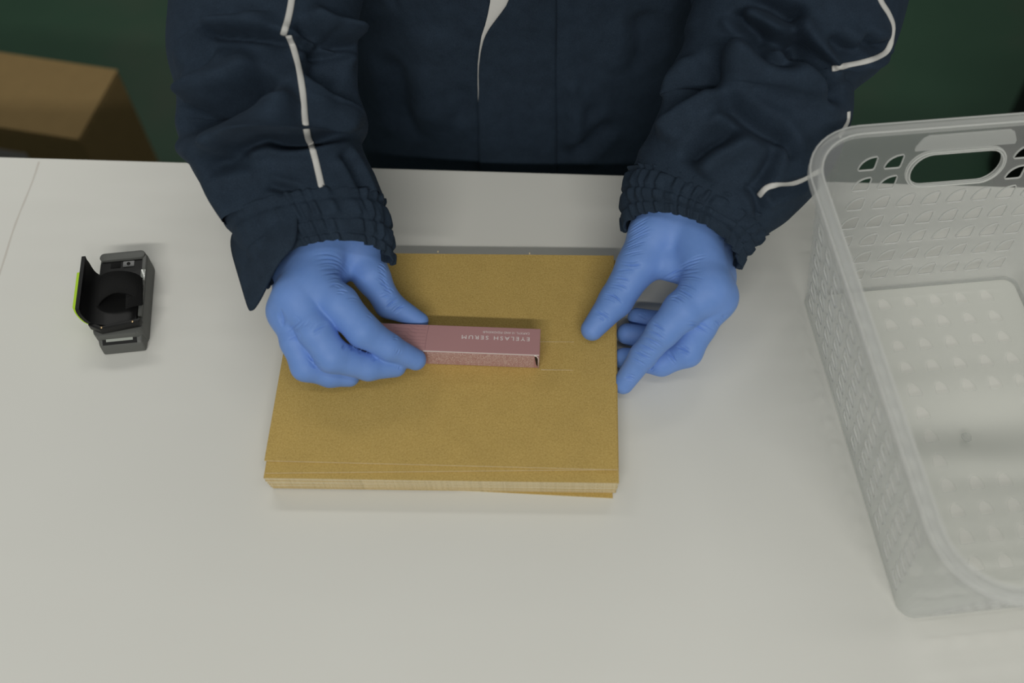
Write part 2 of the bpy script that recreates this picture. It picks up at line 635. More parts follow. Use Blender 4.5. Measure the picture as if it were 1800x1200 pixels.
# ------------------------------------------------------------------ kraft sheets
SX0, SX1 = -0.1745, 0.0815


def sheet(z0, z1, poly, label, nick=None, group='flat kraft sheets in the pile'):
    poly = np.array(poly, float)
    c = poly.mean(0)
    n = len(poly)
    V = np.vstack([np.c_[poly, np.full(n, z0)], np.c_[poly, np.full(n, z1)]])
    F = [tuple(range(n))[::-1], tuple(range(n, 2 * n))] + [(i, (i + 1) % n, (i + 1) % n + n, i + n) for i in range(n)]
    o = mesh('kraft_sheet', V, F, M['kraft'], origin=(c[0], c[1], z0), smooth=False)
    o.data.materials.append(M['kraft_edge'])
    for p in o.data.polygons:
        if abs(p.normal.z) < 0.5:
            p.material_index = 1
    tag(o, label, 'cardboard', group)
    return o


def rect(x0, x1, y0, y1, a=0.0):
    P = np.array([(x0, y0, 0), (x1, y0, 0), (x1, y1, 0), (x0, y1, 0)], float)
    return rot_z(P, a, ((x0 + x1) / 2, (y0 + y1) / 2))[:, :2]


YB = 0.0700
th = 0.00125
NP = 16
for i in range(NP):
    z0 = i * th
    j = lambda s: rnd.uniform(-s, s)
    sag = 0.003 * (1 - i / NP)                          # the pile leans a little
    P = np.array([(SX0 + sag + j(0.0006), -0.1334 + j(0.0003)), (SX1 + 0.0008 - 0.5 * sag + j(0.0006), -0.1274 + j(0.0003)), (SX1 + 0.0008 - 0.5 * sag, YB + j(0.001)), (SX0 + sag, YB + j(0.001))])
    lab = 'kraft sheet in the even middle of the pile, only its pale cut edge showing'
    if i == 0:
        P = np.array([(SX0 + 0.006, -0.1275), tuple(at(1077, 875, th)[:2]), (SX1 - 0.003, YB - 0.004), (SX0 + 0.006, YB)])
        lab = 'bottom kraft sheet of the pile, its front right corner sticking out'
    if i == NP - 1:
        P = np.array([at(463, 840, 0.02)[:2], at(1088, 849, 0.02)[:2], (SX1 + 0.0008, YB - 0.001), (SX0, YB - 0.001)])
        lab = 'third kraft sheet from the top, its front strip showing across the pile'
    sheet(z0, z0 + th * 0.985, P, lab)
zt = NP * th
P = np.array([at(466, 831, zt + th)[:2], at(1086, 824.5, zt + th)[:2], (SX1 - 0.0008, YB), (SX0 + 0.001, YB - 0.003)])
sheet(zt, zt + th * 0.985, P, 'second kraft sheet from the top, its front edge slanting under the top one')
ZT = zt + 2 * th                                       # top of the pile
P = np.array([at(464.5, 809, ZT)[:2], at(1086, 825, ZT)[:2], at(1079, 449, ZT)[:2], at(529, 443.5, ZT)[:2]])
top = sheet(zt + th, ZT, P, 'topmost kraft sheet of the pile with two die-cut slits, under the mauve box')
# slits: raised lips of the cut board
for (a, b, k) in (((930, 600.5), (1009, 601), 1.0), ((951, 649.8), (1008, 650.5), 0.0)):
    pa, pb = at(*a, ZT), at(*b, ZT)
    d = (pb - pa)
    pa = pa - d * k                                  # the slit runs on beneath the carton
    d = pb - pa
    nrm = np.array([-d[1], d[0], 0]) / np.linalg.norm(d) * 0.00022
    V = [pa - nrm, pb - nrm * 0.4, pb + nrm * 0.4, pa + nrm]
    V = [np.array(v) for v in V]
    V = V + [v + [0, 0, 0.00025] for v in V]
    mesh('slit_lip', V, [(3, 2, 1, 0), (4, 5, 6, 7), (0, 1, 5, 4), (1, 2, 6, 5), (2, 3, 7, 6), (3, 0, 4, 7)], M['kraft_edge'], top, smooth=False)
# little nicks of torn board on the far edge
for q in ((770, 443), (931, 446)):
    p = at(*q, ZT - 0.0004)
    V, F = box_vf(p[0] - 0.0006, p[0] + 0.0005, p[1] - 0.0004, p[1] + 0.0012, p[2] - 0.0004, p[2] + 0.0005, 0.0002, 1)
    mesh('nick', V, F, M['kraft_edge'], top, smooth=False)

# ------------------------------------------------------------------ mauve carton
BX0, BX1, BY0, BY1 = -0.104, 0.0222, -0.0362, -0.0132
BZ0, BZ1 = ZT, ZT + 0.0200
BA = math.radians(-0.3)
bc = ((BX0 + BX1) / 2, (BY0 + BY1) / 2)
carton = tag(empty('carton', (bc[0], bc[1], BZ0)), 'slim mauve eyelash serum carton lying on the top kraft sheet', 'box')


def rb(V): return rot_z(np.asarray(V, float), BA, bc)


V, F = box_vf(BX0, BX1, BY0, BY1, BZ0 + 0.0002, BZ1, 0.00045, 2)
bodyo = mesh('carton_body', rb(V), F, M['pink'], carton, smooth=False)
# front panel: flap with fine print, held a little proud, white raw edge along the top
V, F = box_vf(-0.0625, BX1 - 0.0042, BY0 - 0.0003, BY0 + 0.0001, BZ0 + 0.0012, BZ1 - 0.0022)
mesh('text_panel', rb(V), F, M['fineprint'], carton, smooth=False)
V, F = box_vf(-0.0655, BX1 - 0.0006, BY0 - 0.0004, BY0 + 0.0003, BZ1 - 0.0007, BZ1 - 0.0001)
mesh('card_edge', rb(V), F, M['card_edge'], carton, smooth=False)
# end flap: curved white edge, and a black patch painted as shade in the tuck
pth = []
for t in np.linspace(0, 1, 14):
    a = t * math.pi / 2
    pth.append((BX1 - 0.0035 + 0.0034 * math.sin(a) - 0.0006, BY0 - 0.0005, BZ1 - 0.0006 - 0.006 * (1 - math.cos(a))))
pth.append((BX1 - 0.0007, BY0 - 0.0005, BZ0 + 0.0008))
V, F = ribbon_tube(rb(pth), np.tile((0, -1, 0), (15, 1)), 0.00035, 0.0004, 8)
mesh('flap_edge', V, F, M['card_edge'], carton)
g = [(BX1 - 0.0036, BZ1 - 0.0018), (BX1 - 0.0023, BZ1 - 0.0035), (BX1 - 0.0015, BZ1 - 0.0065), (BX1 - 0.0013, BZ0 + 0.003), (BX1 - 0.0024, BZ0 + 0.006), (BX1 - 0.0034, BZ1 - 0.006)]
V = [(x, BY0 - 0.00032, z) for x, z in g] + [(x, BY0 + 0.0004, z) for x, z in g]
n = len(g)
mesh('tuck_shade', rb(V), [tuple(range(n))[::-1], tuple(range(n, 2 * n))] + [(i, (i + 1) % n, (i + 1) % n + n, i + n) for i in range(n)], M['black'], carton, smooth=False)
# thin crease and lash motif on the left of the lid
def lid_line(pts, wv=0.00013):
    P = np.array([(x, min(y, BY1 - 0.0006), BZ1 + 0.00002) for x, y in pts])
    P = catmull(P, 4 * len(pts))
    V, F = ribbon_tube(rb(P), np.tile((0, 0, 1), (len(P), 1)), wv, 0.00004, 6)
    mesh('embossed_line', V, F, M['pink_line'], carton)
lid_line([(-0.0640, BY0 + 0.0005), (-0.0638, -0.025), (-0.0628, BY1 - 0.0004)])
for k in range(7):
    y = BY1 - 0.0018 - 0.0030 * k
    lid_line([(-0.0645, y), (-0.074, y + 0.0003 * (k % 3)), (-0.088 - 0.001 * (k % 2), y + 0.0012)], 0.0001)
for k in range(6):
    y = BY1 - 0.0022 - 0.0031 * k
    lid_line([(-0.069 - 0.0012 * k, y), (-0.0735 - 0.0011 * k, y + 0.0018), (-0.0765 - 0.0011 * k, y + 0.0042)], 0.0001)


def text_on(s, size, x_right, y_base, spacing, name, parent, z, wid=None):
    """Lettering on the lid, reading from the far side of the table."""
    cu = bpy.data.curves.new(name, 'FONT')
    cu.body = s
    cu.size = size
    cu.space_character = spacing
    cu.extrude = 0.00003
    cu.resolution_u = 3
    tmp = bpy.data.objects.new(name, cu)
    COL.objects.link(tmp)
    dg = bpy.context.evaluated_depsgraph_get()
    me = bpy.data.meshes.new_from_object(tmp.evaluated_get(dg))
    bpy.data.objects.remove(tmp)
    V = np.array([v.co[:] for v in me.vertices])
    F = [tuple(p.vertices) for p in me.polygons]
    bpy.data.meshes.remove(me)
    if wid:
        V[:, 0] *= wid / (V[:, 0].max() - V[:, 0].min())
    V[:, 0] -= V[:, 0].min()
    W = np.c_[x_right - V[:, 0], y_base - V[:, 1], V[:, 2] + z]
    return mesh(name, rb(W), F, M['print'], parent, smooth=False)


def on_lid(x, y):
    p = rot_z(np.array([at(x, y, BZ1)]), -BA, bc)[0]
    return p
a, b = on_lid(931, 592), on_lid(812, 590)
t1 = text_on('EYELASH SERUM', 0.0047, a[0], on_lid(870, 590.8)[1], 1.35, 'lettering', carton, BZ1 + 0.00003, a[0] - b[0])
a, b = on_lid(931, 584), on_lid(849, 583)
text_on('CAPIXYL 10 AND PIDIOXIDIL\u00ae', 0.0026, a[0], on_lid(890, 583)[1], 1.1, 'lettering', carton, BZ1 + 0.00003, a[0] - b[0])


# ------------------------------------------------------------------ the person
person = tag(empty('person', (0.0, 0.36, -T)), 'person in navy work jacket and blue gloves standing behind the table', 'person')


def tube_mesh(rings, nu, nv, hint=None):
    """rings: (center, half lateral vector, depth ratio). Angle 0 = +lateral, 90 deg = towards the camera."""
    C = np.array([r[0] for r in rings]); L = np.array([r[1] for r in rings]); R = np.array([r[2] for r in rings])
    n = len(rings)
    C2 = catmull(C, nu); L2 = catmull(L, nu); R2 = catmull(R[:, None], nu)[:, 0]
    ax = np.gradient(C2, axis=0); ax /= np.linalg.norm(ax, axis=1)[:, None]
    lat = L2 - (L2 * ax).sum(1)[:, None] * ax * 0.35
    N = np.cross(ax, lat)
    hl = np.linalg.norm(lat, axis=1)
    N = N / np.linalg.norm(N, axis=1)[:, None] * (hl * R2)[:, None]
    # face the camera at the last (wrist) ring, then keep the turn continuous
    if N[-1] @ (CAM - C2[-1]) < 0: N = -N
    ph = np.linspace(0, 2 * math.pi, nv, endpoint=False)
    V = C2[:, None, :] + np.cos(ph)[None, :, None] * lat[:, None, :] + np.sin(ph)[None, :, None] * N[:, None, :]
    V = V.reshape(-1, 3)
    i, j = np.meshgrid(np.arange(nu - 1), np.arange(nv), indexing='ij')
    i = i.ravel(); j = j.ravel(); j2 = (j + 1) % nv
    F4 = np.stack([i * nv + j, i * nv + j2, (i + 1) * nv + j2, (i + 1) * nv + j], 1)
    nm = vnormals(V, F4)
    cc = np.repeat(C2, nv, 0)
    if ((V - cc) * nm).sum() < 0:
        F4 = F4[:, ::-1]
    return V, F4, C2


def pxring(Lp, Rp, z, ratio=0.85, dz=0.0):
    a, b = at(*Lp, z + dz), at(*Rp, z - dz)
    return ((a + b) / 2, (b - a) / 2, ratio)


def wobble(V, F4, amp, freq, seed):
    r = np.random.default_rng(seed)
    N = vnormals(V, F4)
    d = np.zeros(len(V))
    for k in range(9):
        q = r.normal(size=3); q = q / np.linalg.norm(q) * freq * r.uniform(0.5, 1.7)
        d += np.sin(V @ q + r.uniform(0, 6.28)) / 9 ** 0.5
    return V + N * (amp * d)[:, None]


Z6 = lambda pts: [(300 + x / 4.286, y / 4.286) for x, y in pts]
Z7 = lambda pts: [(1130 + x / 3.636, y / 3.636) for x, y in pts]
ZB = lambda pts: [(600 + x / 2.8125, y / 2.8125) for x, y in pts]

# ---- sleeve over the arm at the left of the picture
ringsA = [
    (np.array([-0.120, 0.385, 0.625]), np.array([0.030, 0.0, 0.03]), 1.0),
    (np.array([-0.165, 0.380, 0.565]), np.array([0.066, 0.0, 0.045]), 1.0),
    (np.array([-0.205, 0.360, 0.43]), np.array([0.082, 0.0, 0.01]), 1.0),
    (np.array([-0.225, 0.305, 0.25]), np.array([0.086, 0.0, 0.0]), 0.95),
    pxring((300, -70), (640, -70), 0.175, 0.85),
    pxring((301, 20), (634, 15), 0.160, 0.80),
    pxring((298, 100), (628, 85), 0.148, 0.74),
    pxring((312, 165), (628, 160), 0.135, 0.72),
    pxring((312, 212), (650, 225), 0.122, 0.70),
    pxring((335, 280), (643, 262), 0.112, 0.70),
    pxring((362, 335), (668, 325), 0.102, 0.68),
    pxring((392, 385), (684, 368), 0.096, 0.66),
]
VA, FA, CA = tube_mesh(ringsA, 300, 220)
VA = wobble(VA, FA, 0.0012, 55, 3)
# piping bump lies on the sleeve; folds next
SA = [
    ('s', Z6([(730, 60), (690, 95), (600, 105), (500, 115), (380, 130), (260, 165), (210, 210), (120, 300), (60, 390), (0, 425)]), 0.0075, 0.0042),
    ('s', Z6([(1420, 410), (1250, 380), (1000, 300), (850, 262), (560, 240), (330, 235), (240, 205)]), 0.0085, -0.0065),
    ('v', Z6([(240, 205), (330, 235), (560, 240), (800, 256)]), 0.0030, 0.0030),
    ('s', Z6([(330, 340), (325, 430), (260, 540), (140, 650), (60, 800)]), 0.0080, 0.0024),
    ('v', Z6([(800, 560), (680, 660), (520, 760), (300, 850), (120, 880), (40, 860)]), 0.0105, 0.0115),
    ('r', Z6([(900, 640), (760, 760), (560, 880), (380, 1000), (300, 1080)]), 0.0110, 0.0050),
    ('v', Z6([(400, 1125), (520, 1098), (640, 1060), (730, 1035), (870, 1065), (1010, 1062), (1200, 1020), (1490, 955)]), 0.0048, 0.0068),
    ('r', Z6([(430, 1030), (640, 960), (800, 940), (1000, 960), (1250, 920), (1480, 890)]), 0.0090, 0.0050),
    ('s', Z6([(1000, 520), (1150, 640), (1340, 780), (1470, 900)]), 0.0090, -0.0050),
    ('v', Z6([(1080, 330), (1200, 480), (1330, 640)]), 0.0150, 0.0040),
    ('v', Z6([(940, 160), (1060, 260), (1230, 330), (1400, 380)]), 0.0060, 0.0050),
    ('v', Z6([(1180, 240), (1300, 320), (1420, 370)]), 0.0040, 0.0030),
    ('r', Z6([(1000, 80), (1180, 190), (1400, 260)]), 0.0080, 0.0040),
    ('v', [(372, 290), (400, 282), (450, 272)], 0.0060, 0.0035),
    ('v', [(470, 375), (462, 410), (448, 440), (440, 470)], 0.0040, 0.0024),
    ('v', [(465, 322), (500, 332), (530, 337)], 0.0030, 0.0020),
    ('v', [(600, 262), (620, 290), (640, 330), (650, 360)], 0.0045, 0.0030),
    ('v', [(640, 255), (655, 290), (668, 320)], 0.0035, 0.0028),
    ('r', [(350, 240), (380, 330), (425, 400)], 0.0120, 0.0030),
]
VA = stroke_sculpt(VA, FA, SA, 3.0, soft=4)
sleeveA = mesh('sleeve', VA, FA, M['cloth'], person)
sleeveA['label'] = 'navy sleeve with white piping on the arm above the carton'


def cuff_tube(rings, nu, nv, rows, amp, ngather, seed, flat=lambda u, p: 1.0, skew=0.0):
    V, F4, C2 = tube_mesh(rings, nu, nv)
    ph = np.linspace(0, 2 * math.pi, nv, endpoint=False)
    ph1 = ph + 0.10 * np.sin(3 * ph + 1) + 0.06 * np.sin(7 * ph + 2)
    V = V.reshape(nu, nv, 3)
    for i in range(nu):
        u = i / (nu - 1)
        c = C2[i]
        o = V[i] - c
        rad = np.linalg.norm(o, axis=1)[:, None]
        pinch = sum(math.exp(-((u - q) / 0.045) ** 2) for q in rows)
        gat = np.sin(ngather * ph1 + 0.9 * math.sin(5 * u + seed)) + 0.5 * np.sin((ngather * 1.63) * ph1 + 4 * u)
        k = np.array([flat(u, p) for p in ph])
        d = amp * gat * (1 - 0.65 * min(1, pinch)) * k - 0.0016 * min(1, pinch) + 0.0015 * math.sin(math.pi * min(1, max(0, u))) 
        axis = C2[min(i + 1, nu - 1)] - C2[max(i - 1, 0)]
        axis = axis / np.linalg.norm(axis)
        V[i] = c + o * (1 + d[:, None] / rad) - axis * (skew * u ** 1.3 * np.where(np.sin(ph) > 0, np.sin(ph), -0.8 * np.sin(ph)))[:, None]
    return V.reshape(-1, 3), F4


def solid_cloth(o, th):
    m = o.modifiers.new('thickness', 'SOLIDIFY')
    m.thickness = th
    m.offset = -1
    return o


cuffA_r = [
    pxring((388, 378), (682, 362), 0.0965, 0.665),
    pxring((420, 425), (690, 405), 0.0900, 0.62),
    pxring((445, 462), (694, 440), 0.0850, 0.56),
    pxring((468, 500), (697, 474), 0.0800, 0.52),
]
V, F = cuff_tube(cuffA_r, 70, 300, (0.12, 0.45, 0.78), 0.0013, 30, 1.0, flat=lambda u, p: 1.0 if (p < 1.9 or p > 4.5) else 0.25, skew=0.020)
cuffA = solid_cloth(mesh('cuff', V, F, M['cloth'], sleeveA), 0.002)


def surf_line(V, F4, pts, n, lift):
    bvh = BVHTree.FromPolygons(V.tolist(), F4.tolist())
    P = catmull(np.array(pts, float), n)
    out = []; nn = []
    for p in P:
        h = bvh.ray_cast(Vector(CAM), Vector(ray(*p)))
        if h[0] is None: continue
        nv_ = np.array(h[1][:])
        if nv_ @ ray(*p) > 0: nv_ = -nv_
        out.append(np.array(h[0][:]) + nv_ * lift); nn.append(nv_)
    P = np.array(out); N = np.array(nn)
    for _ in range(2):
        P[1:-1] = 0.25 * P[:-2] + 0.5 * P[1:-1] + 0.25 * P[2:]
        N[1:-1] = 0.25 * N[:-2] + 0.5 * N[1:-1] + 0.25 * N[2:]
    return P, N


def piping(V, F4, pts, parent, wv=0.0024, n=40, tv=0.0012):
    P, N = surf_line(V, F4, pts, n, 0.0004)
    if len(P) < 4: return
    v, f = ribbon_tube(P, N, wv, tv, 12)
    mesh('piping', v, f, M['piping'], parent)


piping(VA, FA, [(290, -1350), (330, -1050), (380, -760), (430, -500), (470, -300), (498, -150), (512, -60), (514, -20), (511, 10), (505, 38), (498, 60)], sleeveA, n=110)
piping(VA, FA, [(507, 62), (516, 85), (527, 130), (533, 170), (536, 210), (541, 240), (545, 250)], sleeveA)
piping(VA, FA, [(545, 249), (552, 272), (560, 305), (567, 336)], sleeveA)


def stitches(V, F4, pts, parent, n, name='stitching'):
    P, N = surf_line(V, F4, pts, n * 3, 0.00025)
    VV = []; FF = []
    for i in range(0, len(P) - 2, 3):
        v, f = ribbon_tube(P[i:i + 3], N[i:i + 3], 0.00035, 0.00025, 5)
        k = len(VV)
        VV += list(v); FF += [tuple(x + k for x in q) for q in f]
    if VV:
        mesh(name, VV, FF, M['thread'], parent)


# pointed strap end of the open cuff
tabp = [((452, 366), .118), ((498, 338), .130), ((518, 342), .131), ((523, 395), .124), ((518, 434), .116), ((492, 455), .106), ((474, 488), .094), ((462, 512), .082), ((452, 532), .072), ((441, 549), .064), ((436, 545), .064), ((427, 515), .070), ((414, 470), .078), ((402, 430), .086), ((408, 400), .098)]
tv = [at(p[0], p[1], z) for p, z in tabp]
bm = bmesh.new()
vs = [bm.verts.new(tuple(v)) for v in tv]
ctr = [at(472, 400, .120), at(462, 445, .104), at(447, 495, .082)]
cs = [bm.verts.new(tuple(v)) for v in ctr]
fan = [(0, 1, 'a'), (1, 2, 'a'), (2, 3, 'a'), (3, 4, 'a'), (4, 'b', 'a'), (4, 5, 'b'), (5, 6, 'b'), (6, 'c', 'b'), (6, 7, 'c'), (7, 8, 'c'), (8, 9, 'c'), (9, 10, 'c'), (10, 11, 'c'), (11, 12, 'c'), (12, 'b', 'c'), (12, 13, 'b'), (13, 'a', 'b'), (13, 14, 'a'), (14, 0, 'a')]
gv = lambda k: cs['abc'.index(k)] if isinstance(k, str) else vs[k]
for t in fan:
    bm.faces.new([gv(k) for k in t])
bmesh.ops.recalc_face_normals(bm, faces=bm.faces[:])
for f in bm.faces:
    pass
nz = sum(f.normal.z for f in bm.faces)
if nz < 0:
    bmesh.ops.reverse_faces(bm, faces=bm.faces[:])
bm.verts.index_update()
V, F = bm_arrays(bm)
tabo = solid_cloth(mesh('cuff_strap', V, F, M['cloth'], sleeveA), 0.0025)
sm = tabo.modifiers.new('round', 'SUBSURF'); sm.levels = 2; sm.render_levels = 2
tabo.modifiers.move(1, 0)

# ---- sleeve over the arm at the right of the picture
ringsB = [
    (np.array([0.120, 0.385, 0.625]), np.array([0.030, 0.0, -0.03]), 1.0),
    (np.array([0.165, 0.380, 0.565]), np.array([0.066, 0.0, -0.045]), 1.0),
    (np.array([0.220, 0.365, 0.43]), np.array([0.084, 0.0, -0.01]), 1.0),
    (np.array([0.265, 0.325, 0.26]), np.array([0.095, -0.01, 0.0]), 0.95),
    pxring((1235, -70), (1606, -80), 0.172, 0.85),
    pxring((1215, 5), (1592, 10), 0.156, 0.80),
    pxring((1192, 70), (1560, 95), 0.140, 0.74),
    pxring((1175, 135), (1503, 150), 0.126, 0.72),
    pxring((1160, 190), (1494, 215), 0.115, 0.70),
    pxring((1135, 240), (1455, 305), 0.104, 0.68),
    pxring((1110, 280), (1400, 370), 0.094, 0.66),
    pxring((1102, 305), (1352, 405), 0.087, 0.64),
]
VB, FB, CB = tube_mesh(ringsB, 300, 220)
VB = wobble(VB, FB, 0.0012, 55, 5)
SB = [
    ('v', Z7([(580, 50), (620, 120), (740, 210), (900, 300), (980, 345)]), 0.0045, 0.0050),
    ('r', Z7([(640, 60), (760, 130), (900, 220), (980, 300)]), 0.0065, 0.0040),
    ('s', Z7([(1215, 440), (1180, 380), (1080, 290), (1000, 190), (1010, 110), (1060, 50)]), 0.0085, -0.0060),
    ('v', Z7([(640, 200), (760, 350), (850, 410), (980, 410)]), 0.0075, 0.0060),
    ('v', Z7([(850, 200), (960, 280), (1040, 370), (1110, 470), (1200, 580), (1310, 610)]), 0.0065, 0.0070),
    ('r', Z7([(450, 480), (560, 400), (700, 420), (880, 480), (1050, 540), (1180, 640)]), 0.0120, 0.0060),
    ('v', Z7([(480, 640), (600, 710), (720, 800), (850, 860), (960, 880)]), 0.0065, 0.0052),
    ('v', Z7([(620, 810), (500, 880), (400, 930), (250, 1060)]), 0.0060, 0.0050),
    ('r', Z7([(760, 900), (600, 960), (450, 1060), (380, 1140)]), 0.0085, 0.0040),
    ('v', Z7([(840, 910), (815, 1030), (760, 1130), (700, 1190)]), 0.0045, 0.0038),
    ('v', Z7([(960, 1030), (940, 930), (870, 860)]), 0.0045, 0.0035),
    ('v', Z7([(1180, 230), (1300, 330), (1420, 340)]), 0.0055, 0.0045),
    ('v', Z7([(1400, 230), (1480, 310), (1570, 290)]), 0.0050, 0.0050),
    ('v', Z7([(640, 5), (800, 35), (950, 95), (1050, 50)]), 0.0050, 0.0050),
    ('v', Z7([(480, 300), (430, 440), (330, 560), (200, 660), (90, 760)]), 0.0110, 0.0080),
    ('r', Z7([(480, 560), (350, 680), (200, 820), (120, 900)]), 0.0090, 0.0040),
    ('s', Z7([(1240, 440), (1400, 420), (1530, 370), (1600, 280)]), 0.0080, 0.0035),
    ('v', [(1345, 345), (1380, 332), (1430, 315)], 0.0040, 0.0020),
    ('v', [(1310, 320), (1330, 345), (1340, 380)], 0.0040, 0.0030),
]
VB = stroke_sculpt(VB, FB, SB, 2.9, soft=4)
sleeveB = mesh('sleeve', VB, FB, M['cloth'], person)
sleeveB['label'] = 'navy sleeve with white piping on the arm beside the basket'
cuffB_r = [
    pxring((1103, 302), (1356, 402), 0.0875, 0.645),
    pxring((1098, 330), (1330, 428), 0.0830, 0.62),
    pxring((1095, 362), (1312, 455), 0.0780, 0.60),
    pxring((1096, 398), (1299, 484), 0.0735, 0.58),
]
V, F = cuff_tube(cuffB_r, 70, 320, (0.08, 0.42, 0.72), 0.0014, 31, 2.3, skew=0.017)
cuffB = solid_cloth(mesh('cuff', V, F, M['cloth'], sleeveB), 0.002)
piping(VB, FB, [(1690, -1350), (1690, -1050), (1670, -760), (1620, -480), (1570, -280), (1535, -120), (1535, -40), (1547, 0), (1562, 25), (1570, 50), (1562, 85), (1545, 100), (1515, 110), (1485, 116), (1463, 121)], sleeveB, 0.0022, 120)
piping(VB, FB, [(1442, 299), (1436, 302), (1400, 320), (1368, 324), (1348, 330), (1335, 343)], sleeveB, 0.0022, 60)

piping(VB, FB, [(1491, 196), (1490, 212), (1483, 226), (1474, 240)], sleeveB, 0.0022, 20)

# ---- jacket body
def torso_ring(z, hw, hd, cy, k=2.4, cx=0.0):
    return z, hw, hd, cy, k, cx
TR = [torso_ring(-0.22, 0.185, 0.125, 0.355), torso_ring(-0.14, 0.19, 0.130, 0.355), torso_ring(-0.05, 0.187, 0.130, 0.358), torso_ring(0.05, 0.183, 0.125, 0.360),
      torso_ring(0.15, 0.182, 0.122, 0.362), torso_ring(0.28, 0.19, 0.122, 0.366), torso_ring(0.42, 0.20, 0.120, 0.372), torso_ring(0.52, 0.205, 0.105, 0.38), torso_ring(0.60, 0.18, 0.085, 0.385), torso_ring(0.645, 0.10, 0.068, 0.39), torso_ring(0.68, 0.07, 0.062, 0.39)]
nu, nv = 260, 300
A = catmull(np.array(TR), nu)
ph = np.linspace(0, 2 * math.pi, nv, endpoint=False)
ce, se = np.cos(ph), np.sin(ph)
VT = np.zeros((nu, nv, 3))
for i in range(nu):
    z, hw, hd, cy, k, cx = A[i]
    VT[i, :, 0] = cx + hw * np.sign(ce) * np.abs(ce) ** (2 / k)
    VT[i, :, 1] = cy - hd * np.sign(se) * np.abs(se) ** (2 / k)
    VT[i, :, 2] = z
VT = VT.reshape(-1, 3)
ii, jj = np.meshgrid(np.arange(nu - 1), np.arange(nv), indexing='ij')
ii = ii.ravel(); jj = jj.ravel(); j2 = (jj + 1) % nv
FT = np.stack([ii * nv + jj, (ii + 1) * nv + jj, (ii + 1) * nv + j2, ii * nv + j2], 1)
cc = np.array([0, 0.36, 0.2])
if (vnormals(VT, FT) * (VT - cc)).sum() < 0: FT = FT[:, ::-1]
VT = wobble(VT, FT, 0.0016, 34, 9)
ST = [
    ('v', ZB([(1060, -40), (1060, 200), (1062, 420), (1060, 700), (1062, 830)]), 0.0016, 0.0016),
    ('v', ZB([(1080, -40), (1085, 200), (1100, 420), (1095, 700), (1092, 830)]), 0.0016, 0.0014),
    ('v', ZB([(1155, -40), (1160, 150), (1185, 330), (1195, 470)]), 0.0030, 0.0030),
    ('r', ZB([(1130, 330), (1150, 500), (1170, 640), (1130, 720)]), 0.0090, 0.0040),
    ('v', ZB([(1350, 600), (1270, 660), (1200, 730), (1120, 780)]), 0.0080, 0.0050),
    ('v', ZB([(1240, 520), (1215, 600), (1180, 690)]), 0.0060, 0.0030),
    ('v', ZB([(560, 430), (610, 470), (600, 560), (540, 610)]), 0.0060, 0.0022),
    ('v', ZB([(230, 260), (280, 420), (300, 560), (360, 700)]), 0.0120, 0.0050),
    ('v', ZB([(250, -20), (270, 40)]), 0.0040, 0.0030),
    ('r', ZB([(420, 100), (450, 380), (440, 640)]), 0.0200, 0.0040),
    ('v', ZB([(1480, 60), (1500, 200), (1490, 350)]), 0.0120, 0.0050),
]
VT = stroke_sculpt(VT, FT, ST, 1.8, soft=2)
jacket = mesh('jacket_body', VT, FT, M['cloth'], person)


def torso_patch(name, left, right, y0, y1, n, m, lift, mt, thick):
    """cloth layer over the jacket front between two photo lines x(y)"""
    bvh = BVHTree.FromPolygons([tuple(v) for v in VT], [tuple(f) for f in FT])
    Lx = lambda y: float(np.interp(y, [p[1] for p in left], [p[0] for p in left]))
    Rx = lambda y: float(np.interp(y, [p[1] for p in right], [p[0] for p in right]))
    V = []
    for y in np.linspace(y0, y1, n):
        for t in np.linspace(0, 1, m):
            x = Lx(y) + (Rx(y) - Lx(y)) * t
            h = bvh.ray_cast(Vector(CAM), Vector(ray(x, y)))
            p = np.array(h[0][:]); q = np.array(h[1][:])
            if q @ ray(x, y) > 0: q = -q
            V.append(p + q * lift(t, y))
    F = [(i * m + j, (i + 1) * m + j, (i + 1) * m + j + 1, i * m + j + 1) for i in range(n - 1) for j in range(m - 1)]
    o = mesh(name, V, F, mt, jacket)
    md = o.modifiers.new('thickness', 'SOLIDIFY'); md.thickness = thick; md.offset = 0
    return o


EDGE = [(990, -1500), (1030, -1150), (1010, -800), (960, -350), (905, -60), (893, 0), (877, 22), (862, 42), (852, 60), (846, 85), (843, 110), (842, 150), (843, 220), (846, 300), (847, 340)]
SEAM = [(1030, -1500), (1075, -1150), (1060, -800), (1010, -350), (976, -60), (977, 0), (977, 150), (978, 250), (978, 340)]
torso_patch('front_placket', EDGE, SEAM, -1480, 340, 180, 24, lambda t, y: 0.0050 * (1 - t) ** 0.7 + 0.0008, M['cloth'], 0.0022)
wl = [(890, -1500), (850, -1150), (850, -800), (860, -350), (866, -60), (862, 0), (858, 22), (853, 42), (847, 60), (843, 85), (840.5, 110), (840.0, 150), (841.6, 180)]
wr = [(1000, -1500), (1045, -1150), (1022, -800), (970, -350), (915, -60), (903, 0), (887, 22), (872, 42), (862, 60), (856, 85), (853, 110), (852, 150), (852, 180)]
torso_patch('white_lining', wl, wr, -1480, 178, 170, 14, lambda t, y: 0.0022, M['shirt'], 0.0006)
stitches(VT, FT, [(861, 200), (872, 201), (886, 201)], jacket, 7)
stitches(VT, FT, [(861, 254), (872, 253), (884, 251)], jacket, 7)

